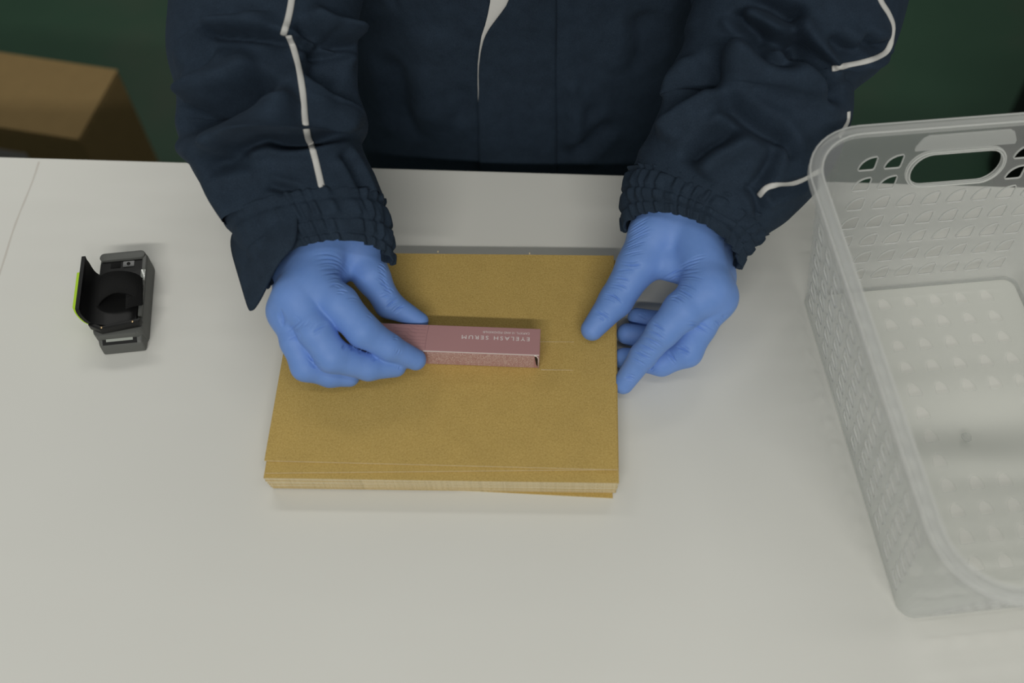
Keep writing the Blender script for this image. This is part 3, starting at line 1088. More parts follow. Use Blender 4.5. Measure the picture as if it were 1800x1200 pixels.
# trousers, shoes, head: the rest of the figure, mostly behind the table or above the picture
def trousers(X):
    d = ell_sdf(X, (0, 0.36, -0.20), (0.165, 0.115, 0.14))
    for s in (-1, 1):
        d = smin(d, cone_sdf(X, (s * 0.085, 0.36, -0.20), (s * 0.095, 0.37, -0.40), 0.092, 0.072), 0.03)
        d = smin(d, cone_sdf(X, (s * 0.095, 0.37, -0.40), (s * 0.105, 0.38, -0.68), 0.072, 0.056), 0.02)
    return d
V, F = surface_nets(trousers, (-0.22, 0.2, -0.735), (0.22, 0.52, -0.02), 0.008)
mesh('trousers', laplace(V, F, 2), F, M['cloth'], person)
for s in (-1, 1):
    def shoe(X, s=s):
        d = smin(ell_sdf(X, (s * 0.11, 0.33, -0.712), (0.042, 0.115, 0.04)), ell_sdf(X, (s * 0.105, 0.385, -0.69), (0.04, 0.06, 0.055)), 0.02)
        return np.maximum(d, -0.7395 - X[..., 2])
    V, F = surface_nets(shoe, (s * 0.11 - 0.06, 0.19, -0.745), (s * 0.11 + 0.06, 0.47, -0.62), 0.005)
    mesh('shoe', laplace(V, F, 2), F, M['shoe'], person)


def head(X):
    d = ell_sdf(X, (0, 0.375, 0.845), (0.075, 0.092, 0.105))
    d = smin(d, ell_sdf(X, (0, 0.345, 0.790), (0.055, 0.062, 0.058)), 0.03)
    d = smin(d, cone_sdf(X, (0, 0.392, 0.62), (0, 0.385, 0.78), 0.056, 0.052), 0.02)
    d = smin(d, cone_sdf(X, (0, 0.287, 0.838), (0, 0.270, 0.806), 0.008, 0.012), 0.012)
    d = smin(d, cone_sdf(X, (-0.018, 0.287, 0.776), (0.018, 0.287, 0.776), 0.007, 0.007), 0.008)
    for s in (-1, 1):
        d = smin(d, ell_sdf(X, (s * 0.076, 0.385, 0.825), (0.010, 0.020, 0.030)), 0.006)
        d = np.maximum(d, -(np.linalg.norm(X - np.array((s * 0.030, 0.283, 0.846), np.float32), axis=-1) - 0.013))
    return d
V, F = surface_nets(head, (-0.1, 0.24, 0.60), (0.1, 0.49, 0.96), 0.0045)
mesh('head', laplace(V, F, 2), F, M['skin'], person)
def hair(X):
    d = ell_sdf(X, (0, 0.388, 0.862), (0.084, 0.098, 0.104))
    return np.maximum(d, -(ell_sdf(X, (0, 0.285, 0.815), (0.085, 0.055, 0.080))))
V, F = surface_nets(hair, (-0.1, 0.26, 0.74), (0.1, 0.5, 0.98), 0.005)
mesh('hair', laplace(V, F, 2), F, M['hair'], person)
for s in (-1, 1):
    bm = bmesh.new()
    bmesh.ops.create_uvsphere(bm, u_segments=16, v_segments=10, radius=0.0115)
    bm.verts.index_update()
    V, F = bm_arrays(bm)
    mesh('eye', V + np.array([s * 0.030, 0.2925, 0.846]), F, M['eye'], person)

# ------------------------------------------------------------------ gloves
GA = lambda x, y, z: at(430 + x / 4.0, 400 + y / 4.0, z)
GB = lambda x, y, z: at(990 + x / 3.244, 340 + y / 3.244, z)


def hand_field(wrist, palm, fingers, webs, kpalm=0.010, extra=()):
    """palm: list of (a, b, ra, rb); fingers: list of [(p, r), ...]"""
    segs = []
    def fun(X):
        d = None
        for a, b, ra, rb in palm:
            c = cone_sdf(X, a, b, ra, rb)
            d = c if d is None else smin(d, c, kpalm)
        for a, b, ra, rb in webs:
            d = smin(d, cone_sdf(X, a, b, ra, rb), 0.006)
        fd = None
        for ch in fingers:
            f = None
            for (p, r), (q, s) in zip(ch[:-1], ch[1:]):
                c = cone_sdf(X, p, q, r, s)
                f = c if f is None else smin(f, c, 0.0035)
            fd = f if fd is None else smin(fd, f, 0.0012)
        d = smin(d, fd, 0.007)
        for e in extra:
            d = e(X, d)
        return d
    return fun


def quad_split(V, F):
    E = np.sort(np.vstack([F[:, [0, 1]], F[:, [1, 2]], F[:, [2, 3]], F[:, [3, 0]]]), 1)
    key, inv = np.unique(E[:, 0] * (len(V) + 1) + E[:, 1], return_inverse=True)
    ea, eb = key // (len(V) + 1), key % (len(V) + 1)
    nV, nE, nF = len(V), len(key), len(F)
    W = np.vstack([V, (V[ea] + V[eb]) / 2, V[F].mean(1)])
    e = inv.reshape(4, nF).T + nV
    c = np.arange(nF) + nV + nE
    Q = np.vstack([np.stack([F[:, k], e[:, k], c, e[:, (k + 3) % 4]], 1) for k in range(4)])
    return W, Q


def build_glove(label, fun, pts, strokes, h=0.0010, pad=0.022):
    P = np.array(pts)
    V, F = surface_nets(fun, P.min(0) - pad, P.max(0) + pad, h)
    V = laplace(V, F, 1)
    V, F = quad_split(V, F)
    V = laplace(V, F, 4)
    more = []
    rr = random.Random(len(strokes))
    for kind, L, wd, ht in strokes:                     # each crease in the rubber has fainter neighbours
        L = np.array(L, float)
        d = L[-1] - L[0]
        n = np.array([-d[1], d[0]]) / max(np.linalg.norm(d), 1e-6)
        for q in (-1, 1):
            o = n * q * rr.uniform(3.0, 5.5)
            c = L.mean(0)
            more.append((kind, (c + (L - c) * rr.uniform(0.6, 1.05) + o + d * rr.uniform(-0.15, 0.15)).tolist(), wd * 0.9, ht * rr.uniform(0.25, 0.55)))
    V = stroke_sculpt(V, F, strokes + more, 1.75, 0.10, 0.42)
    V = laplace(V, F, 1, 0.2)
    o = mesh('glove', V, F, M['glove'], person)
    o['label'] = label
    return o


# hand that pins the carton (left of the picture)
wA = GA(640, -60, 0.082)
iA = [GA(480, 410, 0.078), GA(662, 537, 0.0765), GA(832, 722, 0.069), GA(1015, 840, 0.055), GA(1202, 928, 0.0400)]
mA = [GA(375, 500, 0.076), GA(500, 728, 0.072), GA(615, 900, 0.060), GA(870, 980, 0.045), GA(1060, 975, 0.0385)]
rA = [GA(310, 590, 0.066), GA(360, 800, 0.060), GA(430, 975, 0.049), GA(600, 1030, 0.0395), GA(735, 1045, 0.0345)]
pA = [GA(290, 560, 0.056), GA(390, 870, 0.039), GA(500, 965, 0.034), GA(620, 990, 0.0325)]
tA = [GA(805, 125, 0.068), GA(892, 337, 0.0625), GA(1013, 537, 0.046), GA(1235, 655, 0.0345)]
fA = hand_field(wA,
    palm=[(wA, iA[0], 0.0190, 0.0150), (wA, mA[0], 0.0190, 0.0150), (wA, rA[0], 0.0180, 0.0135), (wA + np.array([-0.008, 0, -0.006]), pA[0], 0.017, 0.0120),
          (GA(330, 330, 0.066), GA(420, 330, 0.070), 0.0150, 0.0165), (iA[0], mA[0], 0.0150, 0.0150), (mA[0], rA[0], 0.0145, 0.0135), (wA, tA[0], 0.020, 0.0175), (tA[0], tA[1], 0.0170, 0.0125),
          (GA(640, 60, 0.076), GA(720, 180, 0.066), 0.0200, 0.0150)],
    fingers=[[(iA[0], 0.0160), (iA[1], 0.0143), (iA[2], 0.0123), (iA[3], 0.0099), (iA[4], 0.0081)],
             [(mA[0], 0.0150), (mA[1], 0.0128), (mA[2], 0.0124), (mA[3], 0.0098), (mA[4], 0.0082)],
             [(rA[0], 0.0130), (rA[1], 0.0112), (rA[2], 0.0108), (rA[3], 0.0094), (rA[4], 0.0080)],
             [(pA[0], 0.0115), (pA[1], 0.0096), (pA[2], 0.0086), (pA[3], 0.0075)],
             [(tA[1], 0.0127), (tA[2], 0.0106), (tA[3], 0.0066)]],
    webs=[(GA(680, 230, 0.062), GA(620, 330, 0.066), 0.013, 0.012)])
zz = lambda L: [(430 + x / 4.0, 400 + y / 4.0) for x, y in L]
W1, W2 = 0.00062, 0.0006
stA = []
for L, wd, ht in [
    ([(470, 200), (560, 185), (640, 200), (710, 250)], W1, 0.00035), ([(480, 232), (570, 218), (650, 232), (730, 300)], W1, 0.0004),
    ([(490, 262), (590, 245), (670, 268), (740, 345)], W1, 0.00045), ([(500, 300), (600, 285), (680, 305), (745, 385)], W1, 0.0005),
    ([(530, 335), (620, 318), (690, 335), (735, 395)], W1, 0.0008), ([(560, 370), (640, 350), (700, 370)], W1, 0.0004),
    ([(590, 410), (650, 395), (710, 425)], W1, 0.0007), ([(640, 445), (690, 440), (730, 455)], W1, 0.0008), ([(700, 500), (760, 490), (800, 500)], W1, 0.0004),
    ([(930, 350), (970, 365), (1005, 405)], W1, 0.0007), ([(935, 385), (985, 405), (1020, 440)], W1, 0.0007), ([(960, 430), (1010, 445), (1040, 470)], W1, 0.0006),
    ([(930, 270), (965, 285), (1000, 320)], W1, 0.0005), ([(930, 305), (970, 322), (1000, 355)], W1, 0.0005),
    ([(985, 575), (1030, 530), (1090, 500)], W1, 0.0010), ([(1040, 605), (1085, 565), (1130, 545)], W1, 0.0009), ([(950, 500), (1000, 480), (1050, 475)], W1, 0.0005),
    ([(470, 750), (520, 710), (600, 665)], W1, 0.0008), ([(490, 710), (540, 680), (590, 660)], W1, 0.0005), ([(680, 855), (705, 825), (722, 800)], W1, 0.0008),
    ([(740, 870), (760, 845), (770, 820)], W1, 0.0005), ([(800, 890), (815, 870), (825, 850)], W1, 0.0004), ([(900, 940), (915, 920), (915, 895)], W1, 0.0004),
    ([(252, 560), (264, 640), (276, 705)], 0.0013, 0.0013), ([(350, 705), (375, 760), (400, 800)], W1, 0.0008),
    ([(290, 740), (350, 690), (400, 640)], W1, 0.0004), ([(310, 765), (380, 700), (430, 650)], W1, 0.0004), ([(300, 790), (340, 770), (380, 750)], W1, 0.0005),
    ([(410, 700), (440, 670), (460, 640)], W1, 0.0004), ([(450, 710), (480, 680), (500, 650)], W1, 0.0003), ([(340, 610), (380, 640), (400, 680)], W1, 0.0003),
    ([(860, 600), (890, 610), (905, 630)], W1, 0.0005), ([(1040, 770), (1065, 765), (1085, 775)], W1, 0.0005), ([(1060, 900), (1080, 870), (1085, 845)], W1, 0.0003),
    ([(450, 930), (500, 975), (545, 985)], W1, 0.0006), ([(440, 890), (480, 930), (520, 950)], W1, 0.0004), ([(1080, 1000), (1090, 985), (1090, 970)], W1, 0.0005),
]:
    stA.append(('v', zz(L), wd, ht))
build_glove('blue nitrile glove pinching the mauve carton', fA, [wA] + iA + mA + rA + pA + tA, stA)

# hand at the right end of the pile
wB = GB(700, 60, 0.078)
iB = [GB(815, 550, 0.071), GB(680, 668, 0.066), GB(570, 785, 0.056), GB(455, 925, 0.036), GB(342, 1085, 0.0150)]
mB = [GB(862, 590, 0.062), GB(775, 755, 0.048), GB(705, 900, 0.032), GB(560, 965, 0.020), GB(345, 940, 0.0115)]
rB = [GB(865, 600, 0.048), GB(690, 850, 0.022), GB(540, 840, 0.0135), GB(365, 800, 0.0115)]
pB = [GB(850, 560, 0.040), GB(690, 770, 0.020), GB(570, 735, 0.0125), GB(420, 705, 0.0105)]
tB = [GB(520, 230, 0.070), GB(430, 400, 0.062), GB(300, 610, 0.046), GB(165, 775, 0.0335)]
fB = hand_field(wB,
    palm=[(wB, iB[0], 0.0200, 0.0155), (wB + np.array([0.004, 0, -0.004]), mB[0], 0.0190, 0.0150), (wB + np.array([0.008, 0, -0.010]), rB[0], 0.018, 0.0135), (wB + np.array([0.008, 0, -0.016]), pB[0], 0.017, 0.0120),
          (wB + np.array([-0.006, 0, 0]), tB[0], 0.0210, 0.0180), (tB[0], tB[1], 0.0185, 0.0150), (iB[0], mB[0], 0.0150, 0.0150), (GB(620, 200, 0.066), GB(740, 330, 0.066), 0.017, 0.017), (GB(850, 180, 0.060), GB(885, 470, 0.056), 0.0125, 0.0125)],
    fingers=[[(iB[0], 0.0160), (iB[1], 0.0146), (iB[2], 0.0120), (iB[3], 0.0100), (iB[4], 0.0080)],
             [(mB[0], 0.0150), (mB[1], 0.0128), (mB[2], 0.0118), (mB[3], 0.0100), (mB[4], 0.0084)],
             [(rB[0], 0.0135), (rB[1], 0.0108), (rB[2], 0.0100), (rB[3], 0.0086)],
             [(pB[0], 0.0115), (pB[1], 0.0094), (pB[2], 0.0088), (pB[3], 0.0076)],
             [(tB[1], 0.0155), (tB[2], 0.0130), (tB[3], 0.0088)]],
    webs=[(GB(500, 380, 0.062), GB(690, 430, 0.064), 0.0125, 0.0125)])
zz = lambda L: [(990 + x / 3.244, 340 + y / 3.244) for x, y in L]
stB = []
for L, wd, ht in [
    ([(360, 230), (420, 190), (490, 150)], W1, 0.0006), ([(352, 260), (430, 215), (500, 180)], W1, 0.0006), ([(348, 290), (430, 245), (510, 215)], W1, 0.0006),
    ([(340, 320), (420, 285), (480, 270)], W1, 0.0005), ([(330, 355), (400, 335), (470, 325)], W1, 0.0005), ([(320, 400), (400, 410), (455, 400)], W1, 0.0008),
    ([(300, 440), (360, 435), (420, 440)], W1, 0.0005), ([(285, 480), (340, 485), (390, 500)], W1, 0.0006), ([(265, 515), (330, 525), (380, 550)], W1, 0.0006),
    ([(225, 570), (290, 585), (345, 630)], W1, 0.0010), ([(215, 590), (270, 605), (320, 640)], W1, 0.0005), ([(168, 662), (225, 690), (275, 725)], W1, 0.0010), ([(195, 700), (220, 715), (240, 730)], W1, 0.0006),
    ([(560, 490), (660, 440), (790, 420)], W1, 0.0008), ([(590, 500), (680, 460), (800, 440)], W1, 0.0007), ([(640, 445), (710, 410), (790, 385)], W1, 0.0006),
    ([(620, 480), (720, 470), (810, 490)], W1, 0.0007), ([(650, 420), (740, 380), (830, 360)], W1, 0.0005), ([(640, 520), (700, 520), (770, 555)], W1, 0.0007), ([(615, 530), (680, 555), (750, 600)], W1, 0.0007),
    ([(605, 590), (650, 590), (700, 625)], W1, 0.0009), ([(500, 735), (540, 755), (590, 790)], W1, 0.0008), ([(470, 775), (530, 800), (590, 840)], W1, 0.0008), ([(445, 810), (510, 840), (580, 880)], W1, 0.0008),
    ([(420, 850), (480, 880), (540, 910)], W1, 0.0009), ([(395, 890), (450, 920), (510, 945)], W1, 0.0008), ([(370, 930), (430, 955), (480, 985)], W1, 0.0006), ([(345, 1050), (380, 1048), (410, 1060)], W1, 0.0008),
    ([(700, 755), (760, 755), (850, 805)], W1, 0.0010), ([(740, 735), (800, 745), (870, 785)], W1, 0.0006), ([(640, 870), (690, 890), (730, 920)], W1, 0.0010), ([(590, 900), (620, 930), (650, 965)], W1, 0.0009),
    ([(860, 720), (890, 745), (900, 760)], W1, 0.0006), ([(905, 690), (915, 700), (920, 715)], W1, 0.0005), ([(470, 1000), (500, 1000), (520, 970)], W1, 0.0005), ([(420, 690), (450, 700), (480, 725)], W1, 0.0005),
]:
    stB.append(('v', zz(L), wd, ht))
build_glove('blue nitrile glove steadying the right end of the kraft pile', fB, [wB] + iB + mB + rB + pB + tB, stB)


# ------------------------------------------------------------------ plastic basket
BR = math.radians(8)
bu, bv = 0.333, -0.1145                                 # centre in the turned frame
def basket_world(u, v, z):
    c, s = math.cos(BR), math.sin(BR)
    u = u + bu; v = v + bv
    return np.array([u * c - v * s, u * s + v * c, z])
BH = 0.160
HX0, HY0, HX1, HY1 = 0.089, 0.1335, 0.119, 0.1645       # half sizes at the bottom and at the rim
basket = tag(empty('plastic_basket', basket_world(0, 0, 0)), 'frosted clear plastic basket with perforated sides and handle slot', 'basket')


def half(z):
    t = z / BH
    return HX0 + (HX1 - HX0) * t, HY0 + (HY1 - HY0) * t, 0.010 + 0.030 * t      # half sizes, corner radius


def side_point(side, s, z):
    """s in -1..1 along the straight part of a wall"""
    hx, hy, r = half(z)
    if side == 0: return basket_world(s * (hx - r), hy, z)          # far wall
    if side == 1: return basket_world(hx, -s * (hy - r), z)         # right wall
    if side == 2: return basket_world(-s * (hx - r), -hy, z)        # near wall
    return basket_world(-hx, s * (hy - r), z)                       # left wall


def corner_point(k, t, z):
    hx, hy, r = half(z)
    cx, cy = [(hx - r, hy - r), (hx - r, -hy + r), (-hx + r, -hy + r), (-hx + r, hy - r)][k]
    a = math.pi / 2 - math.pi / 2 * (k + t)
    return basket_world(cx + r * math.cos(a), cy + r * math.sin(a), z)


def fin_outline(n):
    """quarter-disc hole outline in a unit cell, counter-clockwise from the lower left"""
    pts = []
    x0, x1, y0, y1 = 0.16, 0.80, 0.20, 0.82
    seq = [(x0 + 0.05, y0), (x1 - 0.07, y0), (x1 - 0.02, y0 + 0.02), (x1, y0 + 0.09), (x1 + 0.02, y1 - 0.06), (x1 - 0.01, y1), (x1 - 0.07, y1)]
    arc = [(x1 - 0.07 - (x1 - x0 - 0.08) * math.sin(a), y0 + 0.06 + (y1 - y0 - 0.06) * math.cos(a)) for a in np.linspace(0.18, math.pi / 2 - 0.05, 8)]
    seq = seq + arc + [(x0 - 0.0, y0 + 0.03)]
    P = np.array(seq + [seq[0]])
    L = np.r_[0, np.cumsum(np.linalg.norm(np.diff(P, axis=0), axis=1))]
    t = np.linspace(0, L[-1], n, endpoint=False)
    return np.c_[np.interp(t, L, P[:, 0]), np.interp(t, L, P[:, 1])]


def dome_outline(n):
    seq = [(0.26, 0.24), (0.74, 0.24)] + [(0.5 + 0.25 * math.cos(a), 0.34 + 0.44 * math.sin(a)) for a in np.linspace(0, math.pi, 10)]
    P = np.array(seq + [seq[0]])
    L = np.r_[0, np.cumsum(np.linalg.norm(np.diff(P, axis=0), axis=1))]
    t = np.linspace(0, L[-1], n, endpoint=False)
    return np.c_[np.interp(t, L, P[:, 0]), np.interp(t, L, P[:, 1])]


def stadium_outline(n, asp):
    r = 0.40 / asp
    seq = []
    for a in np.linspace(-math.pi / 2, math.pi / 2, 12): seq.append((0.955 - r + r * math.cos(a), 0.5 + 0.40 * math.sin(a)))
    for a in np.linspace(math.pi / 2, 1.5 * math.pi, 12): seq.append((0.045 + r + r * math.cos(a), 0.5 + 0.40 * math.sin(a)))
    P = np.array(seq + [seq[0]])
    L = np.r_[0, np.cumsum(np.linalg.norm(np.diff(P, axis=0), axis=1))]
    t = np.linspace(0, L[-1], n, endpoint=False)
    return np.c_[np.interp(t, L, P[:, 0]), np.interp(t, L, P[:, 1])]


class Net:
    def __init__(s): s.V = []; s.F = []; s.idx = {}
    def v(s, p):
        k = tuple(np.round(np.asarray(p) * 2e5).astype(int))
        if k not in s.idx:
            s.idx[k] = len(s.V); s.V.append(np.asarray(p, float))
        return s.idx[k]
    def f(s, pts):
        q = []
        for p in pts:
            i = s.v(p)
            if i not in q: q.append(i)
        if len(q) > 2: s.F.append(tuple(q))


def cell(net, fn, outline=None, edge=2):
    """fn(a, b) -> 3-D for a, b in 0..1; outline = hole. edge = divisions of the cell border"""
    if outline is None:
        for i in range(edge):
            for j in range(edge):
                net.f([fn(i / edge, j / edge), fn((i + 1) / edge, j / edge), fn((i + 1) / edge, (j + 1) / edge), fn(i / edge, (j + 1) / edge)])
        return None
    n = len(outline)
    ex, ey = edge if isinstance(edge, tuple) else (edge, edge)
    bd = []
    for i in range(ex): bd.append((i / ex, 0))
    for i in range(ey): bd.append((1, i / ey))
    for i in range(ex): bd.append((1 - i / ex, 1))
    for i in range(ey): bd.append((0, 1 - i / ey))
    bd = np.array(bd)
    c = outline.mean(0)
    near = [int(np.argmin(np.linalg.norm(outline - (c + (p - c) * 0.6), axis=1))) for p in bd]
    m = len(bd)
    for i in range(m):
        a, b = near[i], near[(i + 1) % m]
        k = (b - a) % n
        if k > n // 2: k = 0
        ch = [outline[(a + q) % n] for q in range(k + 1)]
        poly = [bd[i], bd[(i + 1) % m]] + ch[::-1]
        net.f([fn(*p) for p in poly])
    return [fn(*p) for p in outline]


wall = Net()
holes = []
fin = fin_outline(24)
Z0H, ZP, NR = 0.0105, 0.0187, 7                         # first row, pitch, rows
zs = [0.0] + [Z0H + ZP * i for i in range(NR + 1)] + [BH]
for side in range(4):
    nc = 8 if side in (0, 2) else 12
    ss = np.linspace(-0.99, 0.99, nc + 1)
    for r in range(len(zs) - 1):
        za, zb = zs[r], zs[r + 1]
        c0 = 0
        while c0 < nc:
            row = r - 1
            hole = 0 <= row < NR
            hd = side in (0, 2) and row in (5, 6) and 2 <= c0 < 6
            if hd:
                if row == 5 and c0 == 2:
                    fn = lambda a, b, s0=ss[2], s1=ss[6], za=za, zb=zs[r + 2]: side_point(side, s0 + (s1 - s0) * a, za + (zb - za) * b)
                    o = stadium_outline(64, 2.25)
                    hb = cell(wall, fn, o, (8, 4))
                    holes.append(('handle', hb))
                c0 += 1
                continue
            fn = lambda a, b, s0=ss[c0], s1=ss[c0 + 1], za=za, zb=zb: side_point(side, s0 + (s1 - s0) * a, za + (zb - za) * b)
            hb = cell(wall, fn, fin if hole else None, 2)
            if hb: holes.append(('hole', hb))
            c0 += 1
        # narrow strips to the corners, then the corners
        for sA, sB in ((-1, -0.99), (0.99, 1)):
            fn = lambda a, b, s0=sA, s1=sB, za=za, zb=zb: side_point(side, s0 + (s1 - s0) * a, za + (zb - za) * b)
            for j in range(2):
                wall.f([fn(0, j / 2), fn(1, j / 2), fn(1, (j + 1) / 2), fn(0, (j + 1) / 2)])
        for i in range(8):
            for j in range(2):
                z1, z2 = za + (zb - za) * j / 2, za + (zb - za) * (j + 1) / 2
                wall.f([corner_point(side, i / 8, z1), corner_point(side, (i + 1) / 8, z1), corner_point(side, (i + 1) / 8, z2), corner_point(side, i / 8, z2)])


def thicken(o, t):
    md = o.modifiers.new('thickness', 'SOLIDIFY')
    md.thickness = t; md.offset = 0
    return o


bm = bmesh.new()
vv = [bm.verts.new(tuple(p)) for p in wall.V]
for f in wall.F:
    try: bm.faces.new([vv[i] for i in f])
    except ValueError: pass
bmesh.ops.recalc_face_normals(bm, faces=bm.faces[:])
bm.verts.index_update()
V, F = bm_arrays(bm)
wo = thicken(mesh('wall', V, F, M['frost'], basket, smooth=False), 0.0016)

# bottom with half-round holes, plain panel in the middle
bot = Net()
dome = dome_outline(20)
us = [-0.0923 + 0.0215 * i for i in range(9)]           # columns
us = [u + 0.0041 for u in us]
vs_ = [-0.1005 + 0.0199 * i for i in range(11)]
hx, hy, r = half(0.004)
ub = [-hx + 0.001] + [u for u in [-0.0270 - 0.01075 - 0.0215 * k for k in (2, 1, 0)]] + [-0.0270 + 0.01075 + 0.0215 * k for k in range(5)] + [hx - 0.001]
vb = [-hy + 0.001] + [0.1165 + 0.010 - 0.0199 * k for k in range(12, -1, -1)] + [hy - 0.001]
for i in range(len(ub) - 1):
    for j in range(len(vb) - 1):
        inner = 0 < i < len(ub) - 2 and 0 < j < len(vb) - 2
        row_from_back = len(vb) - 3 - j
        blank = row_from_back in (5, 6, 7) and i in (4, 5, 6)
        def fn(a, b, i=i, j=j):
            u, v = ub[i] + (ub[i + 1] - ub[i]) * a, vb[j] + (vb[j + 1] - vb[j]) * b
            q = 0.0095
            eu, ev = abs(u) - (hx - 0.001 - q), abs(v) - (hy - 0.001 - q)
            if eu > 0 and ev > 0 and math.hypot(eu, ev) > q:
                k = q / math.hypot(eu, ev)
                u = math.copysign(hx - 0.001 - q + eu * k, u); v = math.copysign(hy - 0.001 - q + ev * k, v)
            return basket_world(u, v, 0.004)
        cell(bot, fn, dome if inner and not blank else None, 2)
bm = bmesh.new()
vv = [bm.verts.new(tuple(p)) for p in bot.V]
for f in bot.F:
    try: bm.faces.new([vv[i] for i in f])
    except ValueError: pass
bmesh.ops.recalc_face_normals(bm, faces=bm.faces[:])
bm.verts.index_update()
V, F = bm_arrays(bm)
thicken(mesh('bottom', V, F, M['frost_base'], basket, smooth=False), 0.0020)
# raised moulding dot in the plain panel
pd = at(1700, 767, 0.006)
bm = bmesh.new()
bmesh.ops.create_cone(bm, cap_ends=True, segments=20, radius1=0.004, radius2=0.0034, depth=0.0012)
bm.verts.index_update()
V, F = bm_arrays(bm)
mesh('moulding_dot', V + np.array([pd[0], pd[1], 0.0056]), F, M['frost'], basket)


def loop_tube(path, ra, name, mt, rb_=None, n=8, up=(0, 0, 1)):
    path = np.array(path)
    m = len(path)
    tg = np.roll(path, -1, 0) - np.roll(path, 1, 0)
    tg /= np.linalg.norm(tg, axis=1)[:, None]
    upv = np.array(up, float)
    bb = np.cross(tg, upv); bb /= np.linalg.norm(bb, axis=1)[:, None]
    nn = np.cross(bb, tg)
    rb_ = rb_ or ra
    V = []; F = []
    for i in range(m):
        for a in np.linspace(0, 2 * math.pi, n, endpoint=False):
            V.append(path[i] + bb[i] * ra * math.cos(a) + nn[i] * rb_ * math.sin(a))
    for i in range(m):
        i2 = (i + 1) % m
        for j in range(n):
            F.append((i * n + j, i * n + (j + 1) % n, i2 * n + (j + 1) % n, i2 * n + j))
    return V, F


def perimeter(z, grow=0.0):
    P = []
    for k in range(4):
        for s in np.linspace(-1, 1, 14)[:-1]:
            P.append(side_point(k, s, z))
        for t in np.linspace(0, 1, 12)[:-1]:
            P.append(corner_point(k, t, z))
    P = np.array(P)
    if grow:
        c = basket_world(0, 0, z)
        d = P - c
        P = P + d / np.linalg.norm(d, axis=1)[:, None] * grow
    return P


# rolled rim: an outward flange with a turned-down lip
prof = [(-0.0012, -0.004), (-0.0014, -0.0005), (0.0, 0.0012), (0.0045, 0.0012), (0.0068, -0.0005), (0.0074, -0.0065), (0.0062, -0.0065), (0.0054, -0.0010), (0.0006, -0.0008), (0.0004, -0.004)]
base = perimeter(BH)
cen = basket_world(0, 0, BH)
tg = np.roll(base, -1, 0) - np.roll(base, 1, 0)
tg /= np.linalg.norm(tg, axis=1)[:, None]
outw = np.cross(tg, (0, 0, 1.0))
if (outw * (base - cen)).sum() < 0: outw = -outw
V = []; F = []
m, n = len(base), len(prof)
for i in range(m):
    for a, b in prof:
        V.append(base[i] + outw[i] * a + np.array([0, 0, b]))
for i in range(m):
    i2 = (i + 1) % m
    for j in range(n):
        F.append((i * n + j, i * n + (j + 1) % n, i2 * n + (j + 1) % n, i2 * n + j))
bm = bmesh.new()
vv = [bm.verts.new(tuple(p)) for p in V]
for f in F: bm.faces.new([vv[i] for i in f])
bmesh.ops.recalc_face_normals(bm, faces=bm.faces[:])
bm.verts.index_update()
V, F = bm_arrays(bm)
mesh('rim', V, F, M['frost_rim'], basket)
for a_, b_ in ((0.0070, -0.0004), (-0.0012, 0.0004)):  # thin tubes added to draw the bright refraction lines of the rim
    V, F = loop_tube(base + outw * a_ + np.array([0, 0, b_]), 0.0007, 'edge', None, 0.0007, 6)
    mesh('rim_glint', V, F, M['edge_glint'], basket)
V, F = loop_tube(perimeter(0.0016), 0.0014, 'foot', None, 0.0014)
mesh('foot_ring', V, F, M['frost_rim'], basket)
# thick lips round the handle slots and a fine bead round every hole
HV = []; HF = []
for kind, hb in holes:
    if kind == 'handle':
        nrm = np.cross(np.array(hb[16]) - np.array(hb[0]), np.array(hb[32]) - np.array(hb[0]))
        V, F = loop_tube(hb, 0.0013, 'lip', None, 0.0024, 8, nrm / np.linalg.norm(nrm))
        lp = mesh('handle_lip', V, F, M['frost_rim'], basket)
        hc = np.mean(hb, 0)
        hn = nrm / np.linalg.norm(nrm)
        for k_, q_ in ((0.985, 0.0020), (1.045, 0.0012)):  # added loops that draw refraction highlights round the slot
            for sg in (-1, 1):
                V, F = loop_tube(hc + (np.array(hb) - hc) * k_ + hn * q_ * sg, 0.0005, 'edge', None, 0.0005, 6, hn)
                mesh('lip_glint', V, F, M['edge_glint'], lp)
    else:
        nrm = np.cross(np.array(hb[8]) - np.array(hb[0]), np.array(hb[16]) - np.array(hb[0]))
        V, F = loop_tube(hb, 0.00035, 'bead', None, 0.0010, 4, nrm / np.linalg.norm(nrm))
        k = len(HV)
        HV += list(V); HF += [tuple(x + k for x in q) for q in F]
bead = mesh('hole_beads', HV, HF, M['edge_glint'], basket)  # bead tone carries the painted glint round each hole
tag(bead, kind='stuff')
# matt name plate above each handle slot
for side in (0, 2):
    V = []; n = 20
    inward = -1
    for i in range(n + 1):
        s = -0.47 + 0.94 * i / n
        e = min(i, n - i) / n
        cut = 0.009 * max(0.0, 1 - e / 0.09) ** 1.8
        for z in (0.1425, 0.1545 - cut):
            for dpt in (0.0011, 0.0026):
                p = side_point(side, s, z)
                q = basket_world(0, 0, z)
                axis = basket_world(0, 1, z) - q
                V.append(p + axis * (-dpt if side == 0 else dpt))
    F = []
    for i in range(n):
        a, b = 4 * i, 4 * i + 4
        F += [(a, b, b + 2, a + 2), (a + 1, a + 3, b + 3, b + 1), (a, a + 1, b + 1, b), (a + 2, b + 2, b + 3, a + 3)]
    F += [(0, 2, 3, 1), (4 * n, 4 * n + 1, 4 * n + 3, 4 * n + 2)]
    mesh('name_plate', V, F, M['frost_tab'], basket, smooth=False)

# ------------------------------------------------------------------ ring scanner
sc = np.array([-0.317, 0.026, 0.0])
SA_ = math.radians(9)
scanner = tag(empty('ring_scanner', sc), 'small grey and black finger scanner with lime trim lying on the table', 'scanner')


def ps(V): return rot_z(np.asarray(V, float), SA_, (0, 0)) + sc


